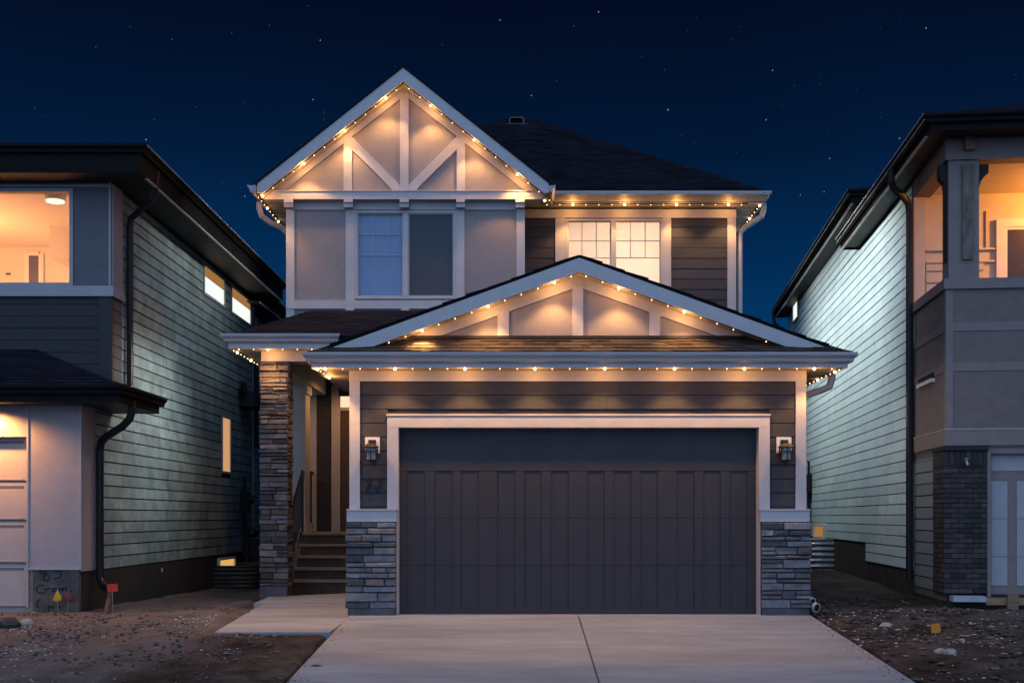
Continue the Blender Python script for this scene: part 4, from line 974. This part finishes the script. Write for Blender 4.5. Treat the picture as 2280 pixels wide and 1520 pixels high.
bd = obj('balcony_door', MB().box(dx, dx+.13, -.05, .02, fz, dzt).box(dx+.13, dx+2.2, -.05, .02, dzt-.13, dzt), M['white'], RH)
obj('door_sash', MB().box(dx+.13, dx+.17, -.03, .02, fz, dzt-.13).box(dx+.17, dx+2.2, -.03, .02, dzt-.17, dzt-.13), M['white'], bd)
obj('pane', MB().box(dx+.17, dx+2.2, -.012, .015, fz, dzt-.17), mat('brown glass', (.035,.025,.02), .25, .05, 3), bd)
obj('ceiling_lamp', MB().tube([(2.5,-1.0,6.44),(2.5,-1.0,6.36)], .12, .12, 16), M['ceillamp'], RH)
lamp('balcony_bulb', 'POINT', (2.5,-1.0,6.15), 210, (1.0,.36,.06), RH, .10)
# brick pier and garage door below
yb = by + .02
b0, b1 = ry_(2102,1150,yb-.02).x, ry_(2199,1150,yb-.02).x
zb0, zb1, zb2 = ry_(2150,1320,yb).z, ry_(2150,1036,yb).z, ry_(2150,1000,yb).z
bp_ = obj('brick_pier', MB().box(b0+.012, b1-.004, yb, yb+.3, zb0, 2.30).box(b0+.012, b0+.1, yb+.3, -1.34, zb0, 2.30), M['brickm'], RH)
def bricks(P, u0, u1, z0, z1, L, h, jt=.010, seed=1, wrap0=0.0, mt=M['brick']):
    rnd = random.Random(seed); z = z0; row = 0
    while z < z1 - .02:
        u = u0; first = True; zt = min(z+h-jt, z1)
        while u < u1 - .015:
            wdt = (L*.5 if (row % 2 and first) else L); ue = min(u+wdt-jt, u1)
            if u1 - ue < .03: ue = u1
            pr = .012 + rnd.uniform(-.003,.003); c = .004
            ua = u - (wrap0 if first else 0)
            obj('brick', MB().add([P(ua,z,0),P(ue,z,0),P(ue,zt,0),P(ua,zt,0),P(ua,z,pr-c),P(ue,z,pr-c),P(ue,zt,pr-c),P(ua,zt,pr-c),P(ua+c,z+c,pr),P(ue-c,z+c,pr),P(ue-c,zt-c,pr),P(ua+c,zt-c,pr)],
                [(0,1,5,4),(1,2,6,5),(2,3,7,6),(3,0,4,7),(4,5,9,8),(5,6,10,9),(6,7,11,10),(7,4,8,11),(8,9,10,11)]), mt, bp_)
            u = ue + jt; first = False
        z += h; row += 1
Pf = lambda u, z, out: (u, yb - out, z); Ps = lambda u, z, out: (b0 + .012 - out, u, z)
bricks(Pf, b0, b1, zb0, zb1-.01, .205, .0715, seed=61)
bricks(Ps, yb+.012, -1.35, zb0, zb1-.01, .205, .0715, seed=62)
bricks(Pf, b0, b1, zb1, zb2-.015, .078, .3, seed=63)
bricks(Ps, yb+.012, -1.35, zb1, zb2-.015, .078, .3, seed=64)
obj('brick_cap', MB().box(b0-.02, b1+.01, yb-.05, yb+.3, zb2-.012, zb2+.05).box(b0-.02, b0+.1, yb+.3, -1.34, zb2-.012, zb2+.05), M['brickm'], bp_)
hb = ry_(2151, 1030, yb-.05)
tp = thing('hose_tap', 'small chrome outdoor tap near the top of the dark brick pier', 'tap', (0,0,0), local=True)
tp.parent = None; tp.location = RO; tp.rotation_euler = (0,0,-RA)
obj('tap_body', MB().tube([hb+Vector((0,.06,.02)), hb+Vector((0,-.03,.02)), hb+Vector((.01,-.05,-.04))], .022, .022, 8), M['galv'], tp)
obj('tap_wheel', MB().tube([hb+Vector((0,-.02,.05)), hb+Vector((0,-.02,.065))], .035, .035, 10), M['galv'], tp)
dyR = by + .14
obj('door_casing', MB().box(b1+.002, b1+.05, by+.02, dyR+.1, zb0-.05, 2.30).box(b1+.05, 9, by+.03, dyR+.1, 2.21, 2.30), M['taupet'], RH)
gr = obj('garage_door', MB().box(b1+.05, 9, dyR, dyR+.05, zb0-.03, 2.21), M['taupet'], RH)
def gp_(p0, p1, q0, q1): obj('panel', rfront(MB(), p0, p1, q0, q1, dyR-.012, .014, 2230), M['ltrim'], gr)
gp_(2207, 2330, 1007, 1048)
for p0, p1 in ((2207,2243),(2264,2300),(2322,2358)):
    for q0, q1 in ((1071,1153.5),(1155,1238),(1239.5,1303)): gp_(p0, p1, q0, q1)
# meter, well and lit cellar window on the right side wall
def child_top(t): t.parent = None; t.location = RO; t.rotation_euler = (0,0,-RA); return t
um = rx_(1806, 1100, 0)
root = thing('holder', None, None, (0,0,0), local=True)
t = meter('electric_meter', 'black electric meter on mint siding peeking past the white garage corner', 'electric meter', 0.0, -1, um.y, rx_(1806,1092,0).z, root); child_top(t)
u5 = rx_(1821, 1200, -.2).y
t = window_well('bright ribbed window well under the mint siding beside the right stone pier', .03, u5-.2, .72, .75, -.1, rx_(1815,1199,-.2).z, -1, root); child_top(t)
bpy.data.objects.remove(root)
bw = thing('basement_window', 'amber lit basement window below the mint siding, above the bright ribbed well', 'window', (0,0,0), local=True); child_top(bw)
ua, ub = rx_(1838,1180,0).y, rx_(1815,1180,0).y
q = MB(); ring(q, ua, ub, rx_(1826,1199,0).z, rx_(1826,1166,0).z, -.05, .02, .06)
obj('frame', MB().add([(v[1]-.0, v[0], v[2]) for v in q.v], q.f), M['white'], bw)
obj('pane', MB().box(-.012, -.006, ua+.05, ub-.05, rx_(1826,1199,0).z+.05, rx_(1826,1166,0).z-.05), M['litamb'], bw)

# ================================================================== LIGHT STRINGS
ball_small = MB().ball((0,0,0), .0066, 8, 6); ball_big = MB().ball((0,0,0), .018, 10, 7)
def shared(name, mb, m):
    me = bpy.data.meshes.new(name); me.from_pydata(mb.v, [], mb.f); me.materials.append(m)
    for p in me.polygons: p.use_smooth = True
    return me
me_s, me_b = shared('bulb', ball_small, M['bulb']), shared('bulb', ball_big, M['bulbbig'])
SPOT_W = 54.0
SIDE_FILL_W = 60.0
def light_string(label, p0, p1, n, before=0, after=0, phase=0, side=False, roof=None, skip=(), lit=True):
    """bulbs every step from p0 to p1 in n steps, each fourth one bright, on a thin track"""
    p0, p1 = Vector(p0), Vector(p1)
    if roof: p0.z, p1.z = roof(p0.x), roof(p1.x)
    st = (p1-p0)/n
    t = thing('light_string', label, 'string lights', tuple(p0), 'strings of warm eave lights')
    a, b = p0 - st*(before+.5), p1 + st*(after+.5)
    up = Vector((0,0,.014))
    obj('track', MB().sweep([(-.012,0),(.012,0),(.012,.012),(-.012,.012)], a+up, b+up, (0,1,0) if abs(st.x) > abs(st.y) else (1,0,0)), M['blackmat'], t)
    for k in range(-before, n+after+1):
        p = p0 + st*k; big = (k-phase) % 4 == 0
        if k in skip: continue
        o = bpy.data.objects.new('bulb', me_b if big else me_s); COL.objects.link(o); o.parent = t; o.location = p - p0
        if big and lit:
            if side: lamp('bulb_beam', 'SPOT', p - Vector((0,0,.03)), side, (1.0,.93,.82), t, .02, 106, .9, (0, (-1 if p.x > 0 else 1)*R(60), 0))  # whitened, strong outward beam added as fill for the neighbours' walls
            else:
                lamp('bulb_glow', 'POINT', p - Vector((0,0,.075)), 4.8, (1.0,.42,.11), t, .05)
                lamp('bulb_beam', 'SPOT', p - Vector((0,0,.03)), SPOT_W, (1.0,.48,.155), t, .05, 108, .5)
    return t
y1_ = RYK + .10
light_string('warm bulbs up the tall gable from its left eave to the peak', at(859.5,211,y1_), at(585,431.5,y1_), 12, 2, 0, roof=lambda x: uz(x)-.268)
light_string('warm bulbs down the tall gable from the peak towards the hip roof', at(959,229.5,y1_), at(1151.6,380.5,y1_), 8, 2, 3, roof=lambda x: uz(x)-.268)
light_string('short row of bulbs turning back under the tall gable where the gutters meet', (.40,19.62,6.62), (.40,20.42,6.82), 4, 0, 0, lit=False)
ye = 20.66
light_string('warm bulbs under the straight gutter above the lit upstairs window', at(1275.5,456,ye), at(1622,456,ye), 12, 2, 1)
light_string('bulbs running back under the far eave beside the upper downspout', (4.24,20.75,6.835), (4.24,29.9,6.835), 40, 0, 0, side=SIDE_FILL_W*2.6)  # continued far back to light the deep part of the neighbour's wall
light_string('bulbs running back under the left eave of the tall gable', (-4.41,19.62,6.67), (-4.41,24.2,6.67), 20, 0, 0, 3, side=SIDE_FILL_W*.5)
yp = 18.36
light_string('row of bulbs under the porch gutter above the stone column', at(597,777.5,yp), at(726.6,777.5,yp), 4, 2, 0)
light_string('bulbs running back along the porch eave beside the column', (-4.53,18.42,3.93), (-4.53,21.0,3.93), 11, 0, 0, 1, side=SIDE_FILL_W*1.2)
yg_ = 15.37
light_string('long level row of bulbs under the garage gutter over the door', at(724,821,yg_), at(1813,821,yg_), 28, 0, 1)
light_string('bulbs running back under the garage eave towards the front door', (-2.69,15.45,3.262), (-2.69,16.38,3.262), 4, 0, 0, 0)
light_string('bulbs running back under the garage eave by the mint siding', (4.225,15.5,3.258), (4.225,20.7,3.258), 23, 0, 0, 1, side=SIDE_FILL_W*.25)
y2_ = 15.48
light_string('warm bulbs along the low garage gable above the house number side', at(1234.5,628,y2_), at(939.8,733.5,y2_), 8, 1, 2, roof=lambda x: gz(x)-.228)
light_string('warm bulbs along the low garage gable on its side nearer the mint siding', at(1378,639,y2_), at(1523.7,690,y2_), 4, 2, 5, skip=(8,), roof=lambda x: gz(x)-.228)

# ================================================================== GROUND, DRIVEWAY, WALK
def base_z(x, y):
    z = -.035 if y > 15.7 else -.035 - .074*(15.7-y)
    if y < 4: z = -.035 - .074*11.7
    if x > 4.0: z += .05*min(1, (x-4)/2)
    if y > 18: z += (-.12 if x < 0 else .10)*min(1, (y-18)/6)
    return z
def smooth(a, b, v): t = max(0, min(1, (v-a)/(b-a))); return t*t*(3-2*t)
def ground_z(x, y):
    z = base_z(x, y)
    n = noise.fractal(Vector((x*.55, y*.55, 3.1)), 1.0, 2.0, 5)*.055 + noise.fractal(Vector((x*2.6, y*2.6, 7.7)), .9, 2.0, 4)*.030 + noise.noise(Vector((x*9, y*9, 1)))*.012
    flat = 1.0
    # trodden smoother strip in front of the left foundation
    f1 = smooth(-4.2, -5.2, x)*smooth(13.6, 14.6, y); n *= 1 - .6*f1
    z += n
    def inside(x0, x1, y0, y1, m): return smooth(x0-m, x0, x)*smooth(x1+m, x1, x)*smooth(y0-m, y0, y)*smooth(y1+m, y1, y)
    k2 = inside(-4.3, -2.36, 13.7, 14.2, .45); z = z*(1-k2) + (-.112 + n*.25)*k2
    k = max(inside(-2.34, 3.92, -60, 16.2, .06), inside(-3.80, -2.2, 14.24, 20, .02), inside(-4.2,4.0,17.5,40,.1))
    zt = min(z, (base_z(x, y) if y > 15.7 else -.074*(15.7-max(4,y))-.1) - .10)
    return z*(1-k) + zt*k
def spread(lo, hi, st, outer): return [-v for v in reversed(outer[0])] + [lo + st*i for i in range(int((hi-lo)/st)+1)] + outer[1]
xs = spread(-9.6, 9.6, .065, ([11,14,20,40,120,700], [11,14,20,40,120,700]))
ys = [-60,-20,0,5,8,9.5,10.4] + [10.9 + .065*i for i in range(int((20.5-10.9)/.065))] + [20.6,21,21.5,22,23,24,26,28,31,35,42,60,120,300,900]
vs = [(x, y, ground_z(x, y)) for y in ys for x in xs]; nx = len(xs)
fs = [(j*nx+i, j*nx+i+1, (j+1)*nx+i+1, (j+1)*nx+i) for j in range(len(ys)-1) for i in range(nx-1)]
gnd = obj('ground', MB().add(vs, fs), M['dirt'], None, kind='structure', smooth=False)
da = gnd.data.attributes.new('dry', 'FLOAT', 'POINT')  # dry soil and the left garage lamp's pool, both painted as paleness
def dry_lit(x, y):
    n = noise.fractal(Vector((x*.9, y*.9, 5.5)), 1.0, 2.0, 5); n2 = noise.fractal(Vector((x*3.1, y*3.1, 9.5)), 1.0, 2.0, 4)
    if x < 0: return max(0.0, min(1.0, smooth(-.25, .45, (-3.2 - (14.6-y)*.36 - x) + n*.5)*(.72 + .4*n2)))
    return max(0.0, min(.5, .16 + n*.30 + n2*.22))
da.data.foreach_set('value', [dry_lit(v.co.x, v.co.y) for v in gnd.data.vertices])
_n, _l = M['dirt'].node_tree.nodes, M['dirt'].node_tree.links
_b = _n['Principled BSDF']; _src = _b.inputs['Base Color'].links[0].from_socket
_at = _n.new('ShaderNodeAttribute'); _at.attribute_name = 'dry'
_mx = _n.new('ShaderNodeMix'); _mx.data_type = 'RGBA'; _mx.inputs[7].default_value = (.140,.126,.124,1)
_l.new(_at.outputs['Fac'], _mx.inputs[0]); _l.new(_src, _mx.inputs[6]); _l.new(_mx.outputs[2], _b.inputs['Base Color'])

drv = bpy.data.objects.new('driveway', None); COL.objects.link(drv); drv['kind'] = 'structure'; drv['_off'] = (0,0,0)
def dzv(y): return -.012 - .074*(15.60-y)
jo = .77
yj = [15.66, 14.0, 11.3, 8.4, 4.0]
for k in range(4):
    for (xa, xb) in ((-2.31, jo-.007), (jo+.007, 3.89)):
        g_ = .004
        ya, yb_ = yj[k]-g_, yj[k+1]+g_
        top = [(xa,ya,dzv(ya)),(xb,ya,dzv(ya)),(xb,yb_,dzv(yb_)),(xa,yb_,dzv(yb_))]; c = .012
        ti = [(xa+c,ya-c,dzv(ya)),(xb-c,ya-c,dzv(ya)),(xb-c,yb_+c,dzv(yb_)),(xa+c,yb_+c,dzv(yb_))]
        if k == 0: ya += 0
        vs = [(a,b,z-.14) for a,b,z in top] + [(a,b,z-.008) for a,b,z in top] + ti
        obj('slab', MB().add(vs, [(3,2,1,0)] + [(i,(i+1)%4,4+(i+1)%4,4+i) for i in range(4)] + [(4+i,4+(i+1)%4,8+(i+1)%4,8+i) for i in range(4)] + [(8,9,10,11)]), M['conc'], drv)
obj('joint_fill', MB().add([(jo-.02,15.66,dzv(15.66)-.022),(jo+.02,15.66,dzv(15.66)-.022),(jo+.02,4,dzv(4)-.022),(jo-.02,4,dzv(4)-.022)], [(0,1,2,3)]), M['blackmat'], drv)
obj('garage_apron', MB().box(GX0+.25, GX1-.25, 15.66, 16.2, -.2, -.014), M['conc'], drv)
wk = bpy.data.objects.new('walkway', None); COL.objects.link(wk); wk['kind'] = 'structure'; wk['_off'] = (0,0,0)
wp = [(-3.73,14.2,-.092),(-2.325,14.2,-.092),(-2.325,17.55,.0),(-3.89,17.55,.0)]
obj('slab', MB().prism([Vector(p) for p in wp], (0,0,-.11)), M['conc'], wk)
obj('slab', MB().prism([Vector(p) for p in [(-4.02,17.57,.012),(-2.31,17.57,.012),(-2.31,19.6,.055),(-4.02,18.62,.04)]], (0,0,-.12)), M['conc'], wk)

# clods, grit and chips: nobody would count them
def clods(name, m, n, area, smin, smax, seed, clump=0, flat=.7):
    rnd = random.Random(seed); mb = MB(); ctr = [(rnd.uniform(area[0],area[1]), rnd.uniform(area[2],area[3])) for _ in range(max(1, clump))]
    base = [(0,0,1),(.9,0,.0),(.28,.85,.0),(-.72,.53,0),(-.72,-.53,0),(.28,-.85,0),(0,0,-.5)]
    fcs = [(0,1,2),(0,2,3),(0,3,4),(0,4,5),(0,5,1),(6,2,1),(6,3,2),(6,4,3),(6,5,4),(6,1,5)]
    i = 0
    while i < n:
        if clump and rnd.random() < .75:
            c = rnd.choice(ctr); x, y = c[0]+rnd.gauss(0,.32), c[1]+rnd.gauss(0,.22)
        else: x, y = rnd.uniform(area[0],area[1]), rnd.uniform(area[2],area[3])
        i += 1
        if (-2.34 < x < 3.93 and y < 16.2) or (-4.0 < x < -2.2 and 14.15 < y < 20): continue
        if x < -6.1 and y > 16.3 or x > 5.9 and y > 16.4: continue
        s = smin + (smax-smin)*rnd.random()**3; th = rnd.uniform(0, 6.28); c_, s_ = math.cos(th), math.sin(th)
        el = rnd.uniform(.6,1.5); z = ground_z(x, y)
        vs = []
        for v in base:
            q = [v[0]*el*rnd.uniform(.7,1.25), v[1]*rnd.uniform(.7,1.25), v[2]*flat*rnd.uniform(.6,1.2)]
            vs.append((x+s*(q[0]*c_-q[1]*s_), y+s*(q[0]*s_+q[1]*c_), z+s*.25+s*q[2]))
        mb.add(vs, fcs)
    return obj(name, mb, m, None, kind='stuff')
clods('dirt_clods', M['clodL'], 5200, (-9,-2.3,11,17.5), .005, .040, 71, 34)
clods('dirt_clods', M['clod'], 5200, (3.9,9,11,18.5), .007, .060, 72, 26)
clods('pale_gravel', M['pebble'], 2600, (-9,-3.2,11.2,15.6), .004, .022, 73, 14, .5)
clods('pale_gravel', M['pebble'], 900, (3.9,8.5,11.2,16.5), .005, .030, 74, 10, .5)
clods('wood_chips', M['straw'], 260, (4.1,6.5,12.6,15.6), .012, .05, 75, 5, .25)
rnd = random.Random(5)
cm = MB()
for k in range(420):
    y = rnd.uniform(11, 15.5); x = (-2.31 + abs(rnd.gauss(0,.09))) if rnd.random() < .4 else (3.89 - abs(rnd.gauss(0,.13)))
    q_ = rnd.uniform(.003,.012); z = dzv(y); a_ = rnd.uniform(0,6.3)
    pts = [(x+q_*math.cos(a_+i*2.09)*rnd.uniform(.7,1.5), y+q_*math.sin(a_+i*2.09), z) for i in range(3)]
    cm.add(pts + [(x, y, z+q_*.7)], [(0,1,3),(1,2,3),(2,0,3),(2,1,0)])
obj('soil_crumbs', cm, M['clod'], None, kind='stuff')
def stone_mesh(c, r, sq, seed):
    rn = random.Random(seed); mb = MB().ball((0,0,0), 1, 9, 6); 
    return MB().add([(c[0]+v[0]*r*1.2*(1+.22*noise.noise(Vector(v)*1.3+Vector((seed,0,0)))), c[1]+v[1]*r*(1+.2*noise.noise(Vector(v)*1.3+Vector((0,seed,0)))), c[2]+v[2]*r*sq*(1+.2*noise.noise(Vector(v)*1.7))) for v in mb.v], mb.f)
def on_ground(px, py):
    y = 15.0
    for _ in range(40):
        p = at(px, py, y); gzv = ground_z(p.x, p.y); y = (CAMZ-gzv)*F/(py-CY)
    return at(px, py, y)
for (px, py, r, sq, lab) in ((2144,1396,.050,.5,'pale flat fieldstone lying alone near the brick pier'), (1972,1397,.075,.8,'round brown stone beside the driveway edge'),
                             (2093,1453,.060,.75,'pale rough stone in the dirt by the wood chips'), (2115,1455,.07,.7,'rounded tan stone touching a paler one in the dirt')):
    p = on_ground(px, py); obj('stone', stone_mesh(p+Vector((0,0,r*.2)), r, sq, int(px)), M['rock'], None, lab, 'stone', smooth=True)
p = on_ground(38, 1392)
for i, (dx_, dy_, r, lab) in enumerate(((-.1,0,.12,'large brown dirt lump under the pale garage door'), (.09,.08,.085,'smaller grey dirt lump beside the large one at the pale garage door'))):
    obj('dirt_lump', stone_mesh(p+Vector((dx_,dy_,.02)), r, .75, 40+i), M['rock'] if i else M['clod'], None, lab, 'dirt lump')
# marking flags
def flag(label, px, py, wpx, hpx, m, y=None, shape='drop'):
    s = (y or 15)/F; c = at(px, py, y); g = Vector((c.x+.01, y+.01, ground_z(c.x, y)-.02)); t = thing('marking_flag', label, 'marking flag', tuple(g), 'utility marking flags')
    obj('wire', MB().tube([g, Vector((c.x-.005, y+.01, c.z+hpx*s*.5))], .0022, .0022, 5), M['wire'], t)
    if shape == 'drop': pts = [(.05,-.5),(.5,.15),(.45,.42),(-.1,.5),(-.5,.4),(-.32,.05)]
    else: pts = [(-.5,-.5),(.5,-.56),(.54,.46),(-.46,.5)]
    obj('flag_sheet', MB().prism([Vector((c.x+a*wpx*s, y+.02*math.sin(a*5), c.z-b*hpx*s)) for a, b in pts], (0,.003,0)), m, t)
flag('drooping yellow flag in front of the spray painted foundation', 127, 1325, 18, 26, M['flagy'], 16.30)
flag('faded maroon flag just behind the drooping yellow one', 150, 1325, 19, 22, M['flagd'], 16.38)
flag('dim yellow flag against the shaded side foundation', 355, 1265, 15, 17, M['flagy'], 20.2)
flag('small red flag beside the glowing basement window', 442, 1262, 12, 20, M['flagr'], 22.8)
flag('bright red square flag at the black downspout elbow', 250, 1308, 22, 17, M['flagr'], 15.95, 'sq')
flag('orange square flag standing in dirt before the brick pier', 2083, 1398, 22, 20, M['flago'], 14.2, 'sq')
# drain pipes beside the pier
for i, (px, py, lab) in enumerate(((1808,1340,'upper black drain pipe with white rim beside the stone pier'), (1818,1352,'lower black drain pipe with white rim beside the stone pier'))):
    c = at(px, py, 15.85 - i*.1); t = thing('drain_pipe', lab, 'pipe', tuple(c), 'drain pipe ends')
    d = Vector((.5,-.75,-.22)).normalized()
    obj('pipe', MB().tube([c-d*.5+Vector((0,.0,0)), c], .06, .06, 14), M['black'], t); obj('rim', MB().tube([c-d*.035, c+d*.006], .066, .066, 14), M['white'], t); obj('bore', MB().tube([c+d*.004, c+d*.010], .052, .052, 14), M['blackmat'], t)
lf = at(704, 1479, 12.28); lz = dzv(lf.y)+.004
obj('leaf', MB().add([(lf.x-.075,lf.y,lz),(lf.x-.02,lf.y-.04,lz+.012),(lf.x+.08,lf.y-.005,lz+.006),(lf.x+.0,lf.y+.045,lz+.014),(lf.x,lf.y,lz+.020),(lf.x,lf.y,lz-.001)], [(0,1,4),(1,2,4),(2,3,4),(3,0,4),(1,0,5),(2,1,5),(3,2,5),(0,3,5)]), M['wood'], None, 'dark dry leaf lying on the driveway near its edge', 'leaf')
# boards and slab at right
c = ry_(2160,1333,by-.12); q = lambda v: RO + rr_*v.x + rd_*v.y + Vector((0,0,v.z))
def rboard(name, label, cat, m, p0, p1, q0, q1, y, th, tilt=0):
    a, b = ry_(p0,(q0+q1)/2,y), ry_(p1,(q0+q1)/2,y); z0, z1 = ry_(p0,q1,y).z, ry_(p0,q0,y).z
    pts = [Vector((a.x,y,z0)), Vector((b.x,y,z0+tilt)), Vector((b.x,y,z1+tilt)), Vector((a.x,y,z1))]
    return obj(name, MB().prism([q(v) for v in pts], rd_*th), m, None, label, cat)
rboard('foam_board', 'pale blue foam board lying at the foot of the brick pier', 'board', M['bluebd'], 2123, 2196, 1327, 1339, by-.20, .22)
rboard('timber', 'long tan timber under the right garage door', 'timber', M['lumber'], 2196, 2340, 1331, 1346, by-.16, .14)
rboard('timber', 'short dark timber offcut leaning on the long tan one', 'timber', M['wood'], 2244, 2268, 1322, 1356, by-.28, .05)
p = on_ground(2215, 1500)
obj('concrete_slab', MB().prism([p+Vector(v) for v in ((-.38,.16,.02),(.9,.22,.03),(.95,-.16,.05),(-.16,-.20,.04))], (0,0,.05)), M['conc'], None, 'broken pale concrete slab lying in the dirt beside the driveway', 'concrete slab')

# ================================================================== STARS
def stars():
    rnd = random.Random(3); D = 1500.0
    fixed = [(1487,245,3.2),(2062,63,3),(1333,27,2.6),(1706,267,2.6),(2003,308,3),(1847,353,2.6),(325,311,2.6),(1720,157,2.6),(713,90,2.2),(1113,45,2.4),(545,437,2.4),(1782,434,2.2),(1835,427,2.2),(1278,58,2),(600,57,2),(383,88,2),(516,73,1.8),(1480,156,2),(697,222,2.2),(722,250,1.6),(722,266,1.8),(213,105,1.8),(435,238,1.6),(1183,213,2.2),(1960,262,1.8),(1769,190,1.8),(1845,290,1.6),(1650,60,1.6),(2262,166,2),(1545,317,1.6),(1740,237,1.6),(985,100,1.5),(290,60,1.4),(77,240,1.6),(1515,302,1.6),(1240,180,1.6),(1640,340,1.5),(1960,65,1.6),(1550,40,1.5)]
    fixed += [(rnd.uniform(0,2280), rnd.uniform(0,420), rnd.uniform(1.0,1.7)) for _ in range(26)]
    bright, faint = MB(), MB()
    for px, py, s in fixed:
        c = at(px, py, D); k = D/F; L = s*1.1*k*.7; wd_ = s*.48*k*.7
        a = Vector((.6,0,.8)); b = Vector((.8,0,-.6)); mb = bright if s > 2.1 else faint
        mb.add([c-a*L, c+b*wd_, c+a*L, c-b*wd_, c+Vector((0,2,0))], [(0,1,4),(1,2,4),(2,3,4),(3,0,4),(3,2,1,0)])
    a = obj('stars', bright, M['starb'], None, kind='stuff'); b = obj('stars', faint, M['star'], None, kind='stuff')
stars()
